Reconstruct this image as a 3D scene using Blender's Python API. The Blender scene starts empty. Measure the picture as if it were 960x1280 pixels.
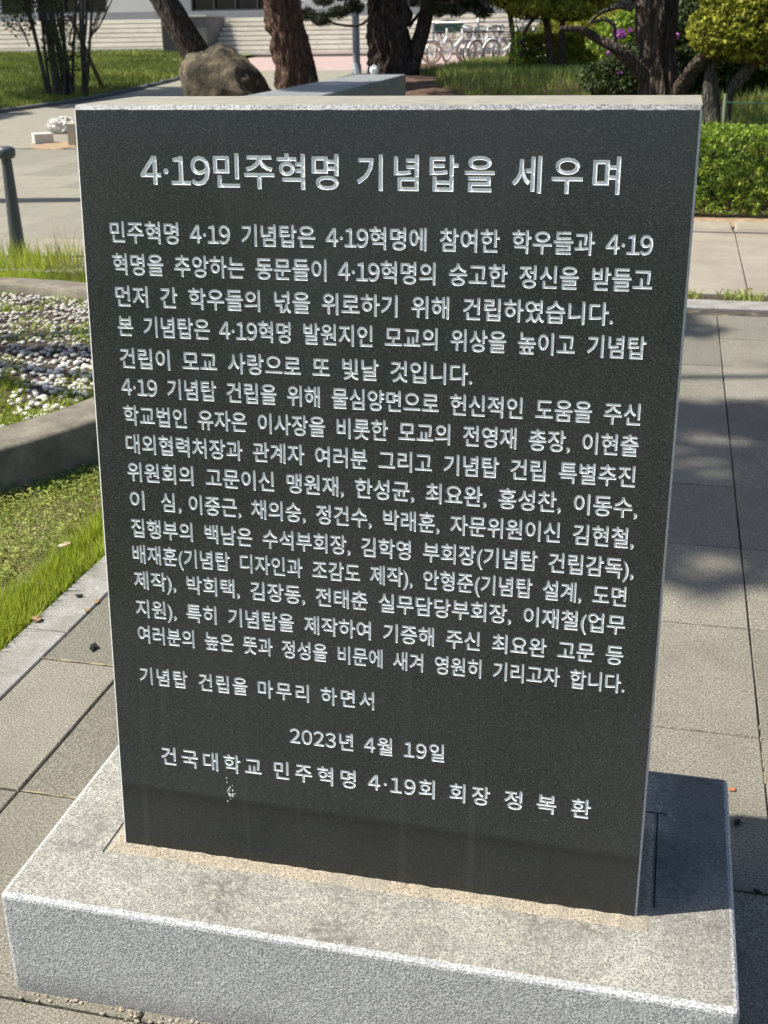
import bpy, bmesh, math, random
import numpy as np
from mathutils import Vector, Matrix, noise
from mathutils.geometry import delaunay_2d_cdt
random.seed(7); RNG = np.random.default_rng(7)
R = math.radians
sc = bpy.context.scene
COL = sc.collection

# ---------------------------------------------------------------- camera
F_PX, PITCH, YAW, ROLL = 1480.42, .38923, .23814, -.01549
CAM = np.array([.83271, -1.50968, 1.48508])
def ray(u, v):
    X = (u - 480) / F_PX; U = (640 - v) / F_PX
    c, s = math.cos(ROLL), math.sin(ROLL); x = c*X - s*U; up = s*X + c*U
    c, s = math.cos(PITCH), math.sin(PITCH); y = c + s*up; z = -s + c*up
    c, s = math.cos(YAW), math.sin(YAW)
    return np.array([c*x - s*y, s*x + c*y, z])
def at(u, v, D):                                   # the place seen at (u, v) at a horizontal distance D
    d = ray(u, v); return Vector(CAM + d*D/math.hypot(d[0], d[1]))
def on(u, v, z=0.0):                               # the place seen at (u, v) on the level z
    d = ray(u, v); return Vector(CAM + d*(z - CAM[2])/d[2])
cam = bpy.data.cameras.new('camera'); co = bpy.data.objects.new('camera', cam); COL.objects.link(co)
fw = Vector(ray(480, 640)); rt = Vector(ray(481, 640) - ray(480, 640)).normalized(); up = Vector(ray(480, 639) - ray(480, 640)).normalized()
M = Matrix((rt, up, -fw.normalized())).transposed().to_4x4(); M.translation = Vector(CAM)
co.matrix_world = M
cam.sensor_fit = 'VERTICAL'; cam.sensor_height = 36; cam.sensor_width = 27; cam.lens = F_PX/1280*36
cam.clip_start = .05; cam.clip_end = 2000
cam.dof.use_dof = True; cam.dof.focus_distance = 1.95; cam.dof.aperture_fstop = 13
sc.camera = co

# ---------------------------------------------------------------- light
TO_SUN = Vector((-.76, -.19, 1.0)).normalized()
w = bpy.data.worlds.new('World'); sc.world = w; w.use_nodes = True
nt = w.node_tree; bg = nt.nodes['Background']
sky = nt.nodes.new('ShaderNodeTexSky'); sky.sky_type = 'NISHITA'; sky.sun_disc = False
sky.sun_elevation = math.asin(TO_SUN.z); sky.sun_rotation = math.atan2(TO_SUN.x, TO_SUN.y) % (2*math.pi)
sky.air_density = 1.0; sky.dust_density = 1.5
nt.links.new(sky.outputs[0], bg.inputs[0]); bg.inputs[1].default_value = .085
sl = bpy.data.lights.new('sun', 'SUN'); sl.energy = 5.0; sl.angle = R(.53); sl.color = (1, .94, .84)
so = bpy.data.objects.new('sun', sl); COL.objects.link(so); so.rotation_euler = TO_SUN.to_track_quat('Z', 'Y').to_euler()
sc.view_settings.view_transform = 'Standard'; sc.view_settings.look = 'None'; sc.view_settings.gamma = 1
sc.view_settings.exposure = .58
sc.cycles.max_bounces = 6; sc.cycles.transparent_max_bounces = 6

# ---------------------------------------------------------------- materials
class NB:
    def __init__(s, name, rough=.85, spec=.5):
        s.m = bpy.data.materials.new(name); s.m.use_nodes = True; s.t = s.m.node_tree
        s.b = s.t.nodes['Principled BSDF']; s.b.inputs['Roughness'].default_value = rough
        s.b.inputs['Specular IOR Level'].default_value = spec
        g = s.t.nodes.new('ShaderNodeNewGeometry'); s.pos = g.outputs['Position']
        o = s.t.nodes.new('ShaderNodeObjectInfo'); s.rnd = o.outputs['Random']
        tc = s.t.nodes.new('ShaderNodeTexCoord'); s.objc = tc.outputs['Object']
    def link(s, a, b): s.t.links.new(a, b)
    def noise(s, scale, detail=3, rough=.55, vec=None, stretch=None):
        n = s.t.nodes.new('ShaderNodeTexNoise'); n.inputs['Scale'].default_value = scale
        n.inputs['Detail'].default_value = detail; n.inputs['Roughness'].default_value = rough
        v = vec or s.pos
        if stretch:
            m = s.t.nodes.new('ShaderNodeMapping'); m.inputs['Scale'].default_value = stretch; s.link(v, m.inputs[0]); v = m.outputs[0]
        s.link(v, n.inputs['Vector']); return n.outputs['Fac']
    def voro(s, scale, feature='F1', vec=None, rand=1.0):
        n = s.t.nodes.new('ShaderNodeTexVoronoi'); n.feature = feature; n.inputs['Scale'].default_value = scale
        n.inputs['Randomness'].default_value = rand
        s.link(vec or s.pos, n.inputs['Vector']); return n
    def ramp(s, fac, stops):
        n = s.t.nodes.new('ShaderNodeValToRGB'); e = n.color_ramp.elements
        while len(e) > 1: e.remove(e[-1])
        e[0].position = stops[0][0]; e[0].color = col(stops[0][1])
        for p, c in stops[1:]: k = e.new(p); k.color = col(c)
        s.link(fac, n.inputs[0]); return n.outputs[0]
    def mix(s, fac, a, b, mode='MIX'):
        n = s.t.nodes.new('ShaderNodeMix'); n.data_type = 'RGBA'; n.blend_type = mode
        for i, v in ((0, fac), (6, a), (7, b)):
            if hasattr(v, 'is_linked'): s.link(v, n.inputs[i])
            elif i == 0: n.inputs[0].default_value = v
            else: n.inputs[i].default_value = col(v)
        return n.outputs[2]
    def math(s, op, a, b=0.0):
        n = s.t.nodes.new('ShaderNodeMath'); n.operation = op
        for i, v in ((0, a), (1, b)):
            if hasattr(v, 'is_linked'): s.link(v, n.inputs[i])
            else: n.inputs[i].default_value = v
        return n.outputs[0]
    def color(s, c):
        if hasattr(c, 'is_linked'): s.link(c, s.b.inputs['Base Color'])
        else: s.b.inputs['Base Color'].default_value = col(c)
        return s
    def bump(s, h, strength=.3, dist=.002):
        n = s.t.nodes.new('ShaderNodeBump'); n.inputs['Strength'].default_value = strength; n.inputs['Distance'].default_value = dist
        s.link(h, n.inputs['Height']); s.link(n.outputs[0], s.b.inputs['Normal']); return s
def col(c):
    if isinstance(c, (int, float)): return (c, c, c, 1)
    return (c[0], c[1], c[2], 1)

def granite(name, lo, mid, hi, scale=420, rough=.8, dirt=None, dirt_amt=.5, tone=.06, bump=.25, edge_bright=None):
    n = NB(name, rough)
    a = n.noise(scale, 2, .6); c = n.ramp(a, [(.36, lo), (.47, mid), (.60, hi)])
    if dirt:
        d = n.noise(9, 5, .62); f = n.ramp(d, [(.42, 0), (.66, dirt_amt)])
        c = n.mix(f, c, dirt)
    if tone:
        v = n.math('ADD', n.math('MULTIPLY', n.rnd, tone*2), 1 - tone)
        cc = n.t.nodes.new('ShaderNodeCombineColor'); [n.link(v, cc.inputs[i]) for i in range(3)]
        c = n.mix(1.0, c, cc.outputs[0], 'MULTIPLY')
    n.color(c); n.bump(n.noise(scale*.8, 3), bump, .0012); return n.m

MAT = {}
def plinth_mat():
    n = NB('plinth granite', .75)
    a = n.noise(290, 2, .62); b = n.noise(90, 3, .6)
    c = n.ramp(a, [(.36, (.21, .225, .24)), (.47, (.46, .475, .49)), (.58, (.76, .77, .77))])
    c = n.mix(n.ramp(b, [(.40, .35), (.60, 0)]), c, (.33, .34, .35))
    c = n.mix(n.ramp(n.noise(2.2, 4, .6), [(.4, 0), (.7, .18)]), c, (.36, .35, .32))
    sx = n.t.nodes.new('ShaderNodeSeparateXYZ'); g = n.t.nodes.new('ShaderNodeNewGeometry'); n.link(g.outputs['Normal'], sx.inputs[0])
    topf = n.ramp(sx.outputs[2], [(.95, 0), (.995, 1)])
    st = n.ramp(n.noise(4.2, 7, .70), [(.40, .05), (.52, .5), (.60, 1)])
    fine = n.ramp(n.noise(70, 5, .75), [(.38, .1), (.60, 1)])
    warm = n.mix(1.0, c, (.66, .63, .55), 'MULTIPLY')
    c2 = n.mix(topf, c, warm)
    stain_shade = n.mix(n.math('MULTIPLY', n.math('MULTIPLY', st, fine), topf), c2, (.13, .125, .11))
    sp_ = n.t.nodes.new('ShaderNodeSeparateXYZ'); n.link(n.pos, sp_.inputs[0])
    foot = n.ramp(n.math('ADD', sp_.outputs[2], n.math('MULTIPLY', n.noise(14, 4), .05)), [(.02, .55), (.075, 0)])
    stain_shade = n.mix(foot, stain_shade, (.20, .19, .165))
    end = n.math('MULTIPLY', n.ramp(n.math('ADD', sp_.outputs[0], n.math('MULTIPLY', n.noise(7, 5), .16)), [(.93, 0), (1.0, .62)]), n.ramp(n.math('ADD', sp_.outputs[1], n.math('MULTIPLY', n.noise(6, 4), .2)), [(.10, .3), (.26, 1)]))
    stain_shade = n.mix(n.math('MULTIPLY', end, topf), stain_shade, (.07, .072, .072))  # slab's shadow deepened in the colour at the right end, with stain
    n.color(stain_shade); n.bump(n.noise(250, 4), .6, .002); return n.m
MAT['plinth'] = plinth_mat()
def black_mat():
    n = NB('black granite', .2, .5)
    c = n.ramp(n.noise(520, 2, .7), [(.38, (.012, .016, .016)), (.55, (.030, .036, .036)), (.70, (.085, .096, .095))])
    sp = n.voro(170); c = n.mix(n.ramp(sp.outputs['Distance'], [(.05, .8), (.13, 0)]), c, (.14, .155, .155))
    sheen = n.noise(1.9, 5, .6); fc = n.ramp(sheen, [(.36, 0), (.68, .38)])          # uneven lightening painted in place of reflected sheen
    c = n.mix(fc, c, n.mix(.5, c, (.085, .092, .090)))
    warm = n.ramp(n.noise(2.6, 4, .55, stretch=(1.6, 1, .8)), [(.58, 0), (.74, .25)]); c = n.mix(warm, c, (.046, .038, .034))
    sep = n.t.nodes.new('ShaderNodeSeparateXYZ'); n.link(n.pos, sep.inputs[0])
    # foot of the slab: darker up to a wavering line, with rows of dust flecks low down
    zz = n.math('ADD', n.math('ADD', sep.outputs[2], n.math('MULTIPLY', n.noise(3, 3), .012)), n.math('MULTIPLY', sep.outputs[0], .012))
    foot_dark = n.ramp(zz, [(.304, .42), (.312, .62), (.318, .55), (.325, 0)]); c = n.mix(foot_dark, c, (.007, .008, .009))
    fl = n.voro(260); dots = n.ramp(fl.outputs['Distance'], [(.05, 1), (.12, 0)])
    low = n.ramp(zz, [(.20, .85), (.30, .12), (.45, 0)]); pat = n.ramp(n.noise(9, 3), [(.45, 0), (.6, 1)])
    c = n.mix(n.math('MULTIPLY', n.math('MULTIPLY', dots, low), pat), c, (.30, .29, .27))
    runs = n.ramp(n.noise(1, 3, .5, stretch=(38, 1, 1.2)), [(.60, 0), (.75, .16)]); c = n.mix(runs, c, (.10, .105, .10))
    n.color(c)
    n.link(n.ramp(sheen, [(.3, .12), (.7, .34)]), n.b.inputs['Roughness'])
    n.bump(n.noise(520, 2), .1, .0004); return n.m
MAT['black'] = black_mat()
MAT['sawn'] = granite('sawn dark granite', (.06, .065, .07), (.14, .15, .155), (.26, .27, .28), 420, .6)
MAT['chamfer'] = granite('pale chamfered edge', (.34, .36, .37), (.50, .52, .53), (.68, .69, .69), 420, .45, tone=0)
MAT['chamfer_top'] = granite('worn top chamfer', (.10, .11, .115), (.24, .25, .255), (.40, .41, .41), 300, .5, (.1, .1, .095), .6, tone=0)
def topcap():
    n = NB('dusty top of the stele', .8)
    c = n.ramp(n.noise(420, 2), [(.4, (.33, .34, .34)), (.6, (.52, .52, .50))])
    c = n.mix(.8, c, n.mix(n.ramp(n.noise(25, 5, .7), [(.35, 0), (.65, 1)]), (.20, .19, .145), (.31, .285, .21))); n.color(c); n.bump(n.noise(200, 3), .3, .001); return n.m
MAT['dust_top'] = topcap()
def paint():
    n = NB('white engraving paint', .45, .5)
    a = n.noise(60, 5, .7); c = n.ramp(a, [(.30, (.50, .50, .48)), (.37, (.80, .84, .86)), (.6, (.86, .90, .92))])
    n.color(c); return n.m
MAT['paint'] = paint()
def mortar():
    n = NB('sandy mortar', .95)
    c = n.ramp(n.noise(260, 4, .7), [(.36, (.14, .115, .085)), (.48, (.36, .31, .235)), (.62, (.52, .46, .36))])
    c = n.mix(n.ramp(n.noise(22, 3), [(.45, 0), (.62, .6)]), c, (.27, .26, .22)); n.color(c)
    n.bump(n.noise(120, 5, .7), .9, .004); return n.m
MAT['mortar'] = mortar()
def paving(name, tint, lo=.13, hi=.30, dirt=(.16, .14, .11)):
    n = NB(name, .88)
    c = n.ramp(n.noise(210, 3, .75), [(.36, tuple(lo*t for t in tint)), (.50, tuple((lo+hi)/2*t for t in tint)), (.66, tuple(hi*1.15*t for t in tint))])
    v = n.math('ADD', n.math('MULTIPLY', n.rnd, .34), .80)
    cc = n.t.nodes.new('ShaderNodeCombineColor'); [n.link(v, cc.inputs[i]) for i in range(3)]
    c = n.mix(1.0, c, cc.outputs[0], 'MULTIPLY')
    c = n.mix(n.ramp(n.noise(4.5, 6, .65), [(.45, 0), (.75, .55)]), c, dirt)
    sp = n.voro(75); c = n.mix(n.ramp(sp.outputs['Distance'], [(.06, .5), (.11, 0)]), c, (.55, .53, .48))
    n.color(c); n.bump(n.noise(160, 4, .65), .5, .003); return n.m
MAT['paving'] = paving('worn paving stone', (1.0, .93, .75), .095, .31, (.12, .108, .083))
MAT['paving_far'] = paving('sandy plaza slab', (1.0, .95, .75), .16, .33, (.2, .17, .13))
MAT['joint'] = NB('dark sandy joint', .95).color((.07, .062, .05)).m
def jointm():
    n = NB('joint soil', .95)
    n.color(n.ramp(n.noise(14, 5), [(.35, (.035, .032, .028)), (.6, (.085, .07, .05)), (.72, (.26, .19, .11))])); n.bump(n.noise(90, 4), .6, .004); return n.m
MAT['joint'] = jointm()
MAT['sand'] = NB('joint sand', .95).color((.30, .245, .16)).m
MAT['kerb'] = granite('kerb granite', (.15, .15, .145), (.28, .275, .26), (.42, .41, .385), 300, .8, (.19, .175, .14), .7)
def concrete(name, c0, c1, sc_=2.5):
    n = NB(name, .9); c = n.ramp(n.noise(sc_, 7, .68), [(.3, c0), (.7, c1)])
    c = n.mix(n.ramp(n.noise(130, 3), [(.35, .35), (.6, 0)]), c, tuple(x*.55 for x in c0)); n.color(c); n.bump(n.noise(60, 5), .4, .004); return n.m
MAT['concrete'] = concrete('walk concrete', (.25, .22, .175), (.37, .335, .27))
MAT['planter'] = concrete('planter concrete', (.105, .092, .07), (.29, .26, .20), 9)
def soil(name, a, b, sc_=30):
    n = NB(name, 1.0); n.color(n.ramp(n.noise(sc_, 6, .7), [(.35, a), (.65, b)])); n.bump(n.noise(sc_*1.5, 5), .8, .02); return n.m
MAT['soil'] = soil('damp soil', (.035, .026, .018), (.10, .075, .05))
MAT['red_soil'] = soil('reddish pine litter', (.055, .032, .02), (.16, .095, .06), 9)
MAT['orange_soil'] = soil('orange sandy spill', (.26, .17, .10), (.42, .31, .20), 12)
MAT['ground'] = soil('earth ground', (.09, .085, .05), (.14, .14, .08), .8)
MAT['turf'] = soil('turf ground', (.10, .11, .03), (.20, .22, .06), 12)
MAT['pink'] = soil('pink block paving', (.36, .27, .25), (.46, .35, .32), 3)
def leafmat(name, a, b, trans=.35, rough=.55, mid=None):
    n = NB(name, rough, .35)
    at_ = n.t.nodes.new('ShaderNodeAttribute'); at_.attribute_name = 'tint'
    st = [(0, a)] + ([(.55, mid)] if mid else []) + [(1, b)]
    c = n.ramp(at_.outputs['Fac'], st); n.color(c)
    tr = n.t.nodes.new('ShaderNodeBsdfTranslucent'); n.link(c, tr.inputs[0])
    mx = n.t.nodes.new('ShaderNodeMixShader'); mx.inputs[0].default_value = trans
    n.link(n.b.outputs[0], mx.inputs[1]); n.link(tr.outputs[0], mx.inputs[2])
    out = [x for x in n.t.nodes if x.type == 'OUTPUT_MATERIAL'][0]; n.link(mx.outputs[0], out.inputs[0]); return n.m
MAT['grass'] = leafmat('lawn grass', (.15, .20, .025), (.50, .56, .07), .4, mid=(.31, .40, .04))
MAT['weed'] = leafmat('low weeds', (.20, .26, .05), (.52, .58, .15), .4)
MAT['dry'] = leafmat('dry grass', (.22, .17, .09), (.42, .36, .2), .3)
MAT['far_grass'] = leafmat('mound grass', (.15, .20, .05), (.42, .48, .14), .45)
MAT['lawn_far'] = leafmat('far lawn grass', (.10, .14, .03), (.30, .34, .08), .35)
MAT['box_leaf'] = leafmat('boxwood leaf', (.09, .16, .02), (.46, .56, .08), .35, .42, mid=(.24, .35, .045))
MAT['juniper'] = leafmat('juniper foliage', (.13, .16, .025), (.52, .52, .07), .35)
MAT['needle'] = leafmat('pine needles', (.022, .035, .018), (.07, .09, .04), .25)
MAT['dark_leaf'] = leafmat('dark evergreen leaf', (.02, .035, .012), (.07, .11, .025), .25)
MAT['brown_leaf'] = leafmat('dry inner foliage', (.07, .045, .025), (.20, .14, .07), .3)
MAT['petal'] = leafmat('azalea petal', (.45, .12, .48), (.62, .24, .62), .3)
def bark(name, a, b, c_, st=(14, 14, 3.2)):
    n = NB(name, .95)
    v = n.voro(1.0, 'DISTANCE_TO_EDGE'); m = n.t.nodes.new('ShaderNodeMapping'); m.inputs['Scale'].default_value = st
    n.link(n.objc, m.inputs[0]); n.link(m.outputs[0], v.inputs['Vector'])
    c = n.ramp(n.noise(9, 6, .7), [(.32, a), (.52, b), (.7, c_)])
    c = n.mix(n.ramp(v.outputs['Distance'], [(.0, .85), (.14, 0)]), c, tuple(x*.3 for x in a)); n.color(c)
    n.bump(n.math('ADD', v.outputs['Distance'], n.math('MULTIPLY', n.noise(30, 5), .4)), 1.0, .06); return n.m
MAT['pine_bark'] = bark('red pine bark', (.07, .04, .028), (.14, .08, .055), (.22, .135, .095))
MAT['dark_bark'] = bark('dark pine bark', (.035, .028, .023), (.075, .058, .046), (.13, .105, .085))
MAT['juniper_bark'] = bark('juniper bark', (.05, .035, .028), (.10, .07, .055), (.17, .13, .10), (22, 22, 1.5))
MAT['grey_bark'] = bark('grey bark', (.06, .055, .045), (.12, .105, .09), (.2, .18, .15), (30, 30, 6))
def rockm():
    n = NB('boulder rock', .9)
    c = n.ramp(n.noise(2.6, 8, .7, vec=n.objc), [(.38, (.03, .026, .018)), (.5, (.085, .07, .045)), (.62, (.22, .18, .115))])
    n.color(c); n.bump(n.noise(7, 8, .7), 1.0, .06); return n.m
MAT['rock'] = rockm()
MAT['bench_stone'] = granite('blue grey granite', (.06, .07, .075), (.20, .22, .225), (.38, .40, .405), 70, .55, tone=0)
MAT['bench_edge'] = NB('rubbed granite arris', .6).color((.36, .39, .39)).m
MAT['pebble'] = None
def pebm():
    n = NB('white pebble', .7); v = n.ramp(n.rnd, [(0, (.40, .38, .33)), (.35, (.62, .60, .54)), (1, (.80, .78, .72))])
    c = n.mix(n.ramp(n.noise(45, 4), [(.5, 0), (.7, .45)]), v, (.35, .28, .2)); n.color(c); n.bump(n.noise(120, 3), .2, .002); return n.m
MAT['pebble'] = pebm()
def metal(name, c, rough=.4, met=.6):
    n = NB(name, rough); n.color(c); n.b.inputs['Metallic'].default_value = met
    return n.m
def worn(name, c, rough=.5):
    n = NB(name, rough); n.color(n.mix(n.ramp(n.noise(30, 5), [(.4, 0), (.7, .4)]), c, tuple(x*.6 for x in c))); return n.m
MAT['post'] = worn('charcoal painted post', (.075, .085, .092), .42)
MAT['galv'] = worn('pale grey painted steel', (.42, .46, .50), .45)
MAT['steel'] = metal('brushed steel', (.45, .45, .45), .4, .8)
MAT['white'] = worn('white paint', (.82, .82, .80), .4)
MAT['orange'] = worn('orange wheel rim', (.62, .36, .14), .5)
MAT['tyre'] = worn('black rubber', (.03, .03, .03), .8)
MAT['teal'] = worn('pale teal paint', (.30, .52, .46), .5)
MAT['green_sign'] = worn('dark green sign', (.02, .10, .07), .6)
MAT['step'] = concrete('pale stone step', (.66, .62, .54), (.82, .78, .70), 1.2)
MAT['wall_white'] = concrete('pale facade', (.55, .54, .52), (.68, .67, .64), .7)
MAT['plinth_grey'] = concrete('grey concrete plinth', (.26, .26, .26), (.36, .36, .36), 1.2)
MAT['pier'] = concrete('dark grey pier', (.12, .125, .13), (.19, .195, .20), 1.5)
n_ = NB('dark window glass', .08, .5); n_.color((.012, .014, .016)); MAT['glass'] = n_.m
MAT['frame'] = worn('window frame', (.5, .51, .52), .4)
MAT['dark_frame'] = worn('dark window frame', (.04, .042, .045), .4)
MAT['cream'] = worn('cream block', (.55, .49, .38), .8)
MAT['brick_block'] = worn('white concrete block', (.58, .57, .54), .9)
MAT['wood'] = worn('weathered pole wood', (.20, .14, .09), .9)
MAT['bamboo'] = worn('green bamboo stake', (.07, .11, .035), .6)
MAT['twine'] = worn('green cord', (.05, .22, .16), .6)
MAT['char'] = NB('black bark chip', .8).color((.015, .014, .013)).m
MAT['seed'] = worn('tan seed husk', (.30, .19, .09), .8)
MAT['leaf_red'] = worn('orange fallen leaf', (.42, .14, .07), .7)
MAT['pink_petal'] = worn('pale fallen petal', (.72, .50, .42), .6)
def plastic():
    n = NB('crumpled clear plastic', .25); n.color((.72, .70, .66)); n.b.inputs['Transmission Weight'].default_value = .35; return n.m
MAT['plastic'] = plastic()

# ---------------------------------------------------------------- helpers
def tag(o, label=None, cat=None, group=None, kind=None):
    if label: o['label'] = label
    if cat: o['category'] = cat
    if group: o['group'] = group
    if kind: o['kind'] = kind
    return o
def empty(name, loc=(0, 0, 0), label=None, cat=None, group=None, rz=0):
    o = bpy.data.objects.new(name, None); COL.objects.link(o); o.location = loc; o.rotation_euler = (0, 0, rz)
    o.empty_display_size = .1; return tag(o, label, cat, group)
def link(name, me, parent=None, kind=None):
    o = bpy.data.objects.new(name, me); COL.objects.link(o)
    if parent: o.parent = parent
    if kind: o['kind'] = kind
    return o
class MB:
    def __init__(s): s.v = []; s.f = []; s.sm = []; s.mi = []
    def add(s, vs, fs, smooth=False, mi=0):
        b = len(s.v); s.v += [tuple(x) for x in vs]; s.f += [tuple(b+i for i in f) for f in fs]
        s.sm += [smooth]*len(fs); s.mi += [mi]*len(fs); return s
    def box(s, x0, x1, y0, y1, z0, z1, bev=0, mi=0, mat=None):
        if bev <= 0:
            vs = [(x, y, z) for z in (z0, z1) for y in (y0, y1) for x in (x0, x1)]
            fs = [(0, 2, 3, 1), (4, 5, 7, 6), (0, 1, 5, 4), (2, 6, 7, 3), (0, 4, 6, 2), (1, 3, 7, 5)]
        else:                                       # box whose top arrises are chamfered
            b = bev
            vs = [(x0, y0, z0), (x1, y0, z0), (x1, y1, z0), (x0, y1, z0),
                  (x0, y0, z1-b), (x1, y0, z1-b), (x1, y1, z1-b), (x0, y1, z1-b),
                  (x0+b, y0+b, z1), (x1-b, y0+b, z1), (x1-b, y1-b, z1), (x0+b, y1-b, z1)]
            fs = [(3, 2, 1, 0), (0, 1, 5, 4), (1, 2, 6, 5), (2, 3, 7, 6), (3, 0, 4, 7),
                  (4, 5, 9, 8), (5, 6, 10, 9), (6, 7, 11, 10), (7, 4, 8, 11), (8, 9, 10, 11)]
        if mat is not None: vs = [mat @ Vector(v) for v in vs]
        return s.add(vs, fs, False, mi)
    def tube(s, pts, rad, seg=10, rough=0, freq=3.0, seed=0, cap=True, mi=0, ell=1.0):
        pts = [Vector(p) for p in pts]; n = len(pts)
        rad = [rad]*n if isinstance(rad, (int, float)) else rad
        vs = []; prev = None
        for i, p in enumerate(pts):
            t = (pts[min(i+1, n-1)] - pts[max(i-1, 0)]).normalized()
            if prev is None: a = t.cross(Vector((0, 1, .01))).normalized() if abs(t.y) < .95 else t.cross(Vector((1, 0, 0))).normalized()
            else: a = (prev - t*prev.dot(t)).normalized()
            prev = a; b = t.cross(a)
            for k in range(seg):
                an = 2*math.pi*k/seg; r = rad[i]
                if rough:
                    q = Vector((math.cos(an)*2.2*freq/3, math.sin(an)*2.2*freq/3, p.z*freq*.45 + seed*7.3))
                    r *= 1 + rough*(abs(noise.noise(q*1.6))*2 - .5 + .5*noise.noise(q*4))
                vs.append(p + a*math.cos(an)*r + b*math.sin(an)*r*ell)
        fs = [(i*seg+k, i*seg+(k+1) % seg, (i+1)*seg+(k+1) % seg, (i+1)*seg+k) for i in range(n-1) for k in range(seg)]
        if cap: fs += [tuple(range(seg-1, -1, -1)), tuple((n-1)*seg+k for k in range(seg))]
        return s.add(vs, fs, True, mi)
    def lathe(s, prof, seg=24, c=(0, 0, 0), mi=0):
        vs = [(c[0]+r*math.cos(2*math.pi*k/seg), c[1]+r*math.sin(2*math.pi*k/seg), c[2]+z) for r, z in prof for k in range(seg)]
        fs = [(i*seg+k, i*seg+(k+1) % seg, (i+1)*seg+(k+1) % seg, (i+1)*seg+k) for i in range(len(prof)-1) for k in range(seg)]
        return s.add(vs, fs, True, mi)
    def torus(s, c, ax, ay, R_, r, seg=24, q=8, mi=0):
        c = Vector(c); ax = Vector(ax).normalized(); ay = Vector(ay).normalized(); az = ax.cross(ay); vs = []
        for i in range(seg):
            a = 2*math.pi*i/seg; d = ax*math.cos(a)+ay*math.sin(a)
            for k in range(q):
                b = 2*math.pi*k/q; vs.append(c + d*(R_+r*math.cos(b)) + az*r*math.sin(b))
        fs = [(i*q+k, ((i+1) % seg)*q+k, ((i+1) % seg)*q+(k+1) % q, i*q+(k+1) % q) for i in range(seg) for k in range(q)]
        return s.add(vs, fs, True, mi)
    def build(s, name, mats, parent=None, kind=None):
        me = bpy.data.meshes.new(name); me.from_pydata(s.v, [], s.f)
        for m in (mats if isinstance(mats, (list, tuple)) else [mats]): me.materials.append(m)
        me.polygons.foreach_set('use_smooth', s.sm); me.polygons.foreach_set('material_index', s.mi); me.update()
        return link(name, me, parent, kind)

def cards_mesh(name, P, U, V, mat, tint, shape='leaf'):
    """many small leaf-shaped faces: centres P, half-axes U (length) and V (width)"""
    n = len(P)
    if shape == 'leaf':                              # four-cornered leaf, slightly folded
        N = np.cross(U, V); N /= (np.linalg.norm(N, axis=1, keepdims=True)+1e-9); fold = N*np.linalg.norm(V, axis=1, keepdims=True)*.45
        vs = np.stack([P-U, P+V*.95+fold, P+U, P-V*.95+fold], 1).reshape(-1, 3)
        base = np.arange(n)[:, None]*4; fc = np.concatenate([base+[0, 1, 2], base+[0, 2, 3]], 1).reshape(-1); per = 2; k = 3
    else:                                            # grass blade: P base, U up, V half width
        bend = tint[:, None]*0
        vs = np.stack([P-V, P+V, P+U*.55+V*.75+bend, P+U*.55-V*.75+bend, P+U], 1).reshape(-1, 3)
        base = np.arange(n)[:, None]*5; fc = np.concatenate([base+[0, 1, 2], base+[0, 2, 3], base+[3, 2, 4]], 1).reshape(-1); per = 3; k = 3
    me = bpy.data.meshes.new(name); me.vertices.add(len(vs)); me.vertices.foreach_set('co', vs.astype(np.float32).ravel())
    me.loops.add(len(fc)); me.loops.foreach_set('vertex_index', fc.astype(np.int32))
    me.polygons.add(n*per); me.polygons.foreach_set('loop_start', np.arange(0, n*per*3, 3, dtype=np.int32))
    me.materials.append(mat)
    at_ = me.attributes.new('tint', 'FLOAT', 'FACE'); at_.data.foreach_set('value', np.repeat(tint, per).astype(np.float32))
    me.update(calc_edges=True); return me
def unit(n):
    d = RNG.normal(size=(n, 3)); return d/np.linalg.norm(d, axis=1, keepdims=True)
def leaf_cards(P, size, aspect=.5, up_bias=0.0, jitter=.35):
    n = len(P); U = unit(n); U[:, 2] += up_bias; U /= np.linalg.norm(U, axis=1, keepdims=True)
    W = np.cross(U, unit(n)); W /= np.linalg.norm(W, axis=1, keepdims=True)
    s = size*(1 + jitter*RNG.normal(size=(n, 1)).clip(-1.5, 2)); return U*s, W*s*aspect
def blades(P, h, wid, lean=.35, up=1.0):
    n = len(P); a = RNG.uniform(0, 2*math.pi, n); L = np.abs(RNG.normal(0, lean, n))
    hh = h*RNG.uniform(.55, 1.25, n); U = np.stack([np.cos(a)*L, np.sin(a)*L, np.full(n, up)], 1)*hh[:, None]
    b = RNG.uniform(0, 2*math.pi, n); V = np.stack([np.cos(b), np.sin(b), np.zeros(n)], 1)*wid*.5
    return U, V
def in_ball(n, c, r, shell=.0):
    d = unit(n)*(RNG.uniform(shell, 1, (n, 1))**(1/3)); return np.array(c)+d*np.array(r)

# ================================================================ SETTING
def mound(x, y):
    x = np.asarray(x, float); y = np.asarray(y, float)
    S = lambda t: np.clip(t, 0, 1)**2*(3-2*np.clip(t, 0, 1))
    near = np.where(x > -.2, np.clip((y-9.05)/4.8, 0, 1), np.clip((y-13.6)/3.2, 0, 1))
    k = S((x+.9)/1.4); near = (1-k)*np.clip((y-13.2)/3.2, 0, 1)+k*np.clip((y-9.05)/4.8, 0, 1)
    far = 1 - S((y-23.5)/9)
    left = S((x+6.6)/2.4)
    return np.maximum(.77*near*far*left, far_tilt(x, y)-.012)
def far_tilt(x, y):                                  # beyond the plaza the ground rises gently
    y = np.asarray(y, float); S = lambda t: np.clip(t, 0, 1)**2*(3-2*np.clip(t, 0, 1))
    return .40*S((y-23)/13)+.08*S((y-38)/8)
def lawn_z(x, y):
    x = np.asarray(x, float); return far_tilt(x, y)+.22*np.clip((-12.6-x)/6, 0, 1)
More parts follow.
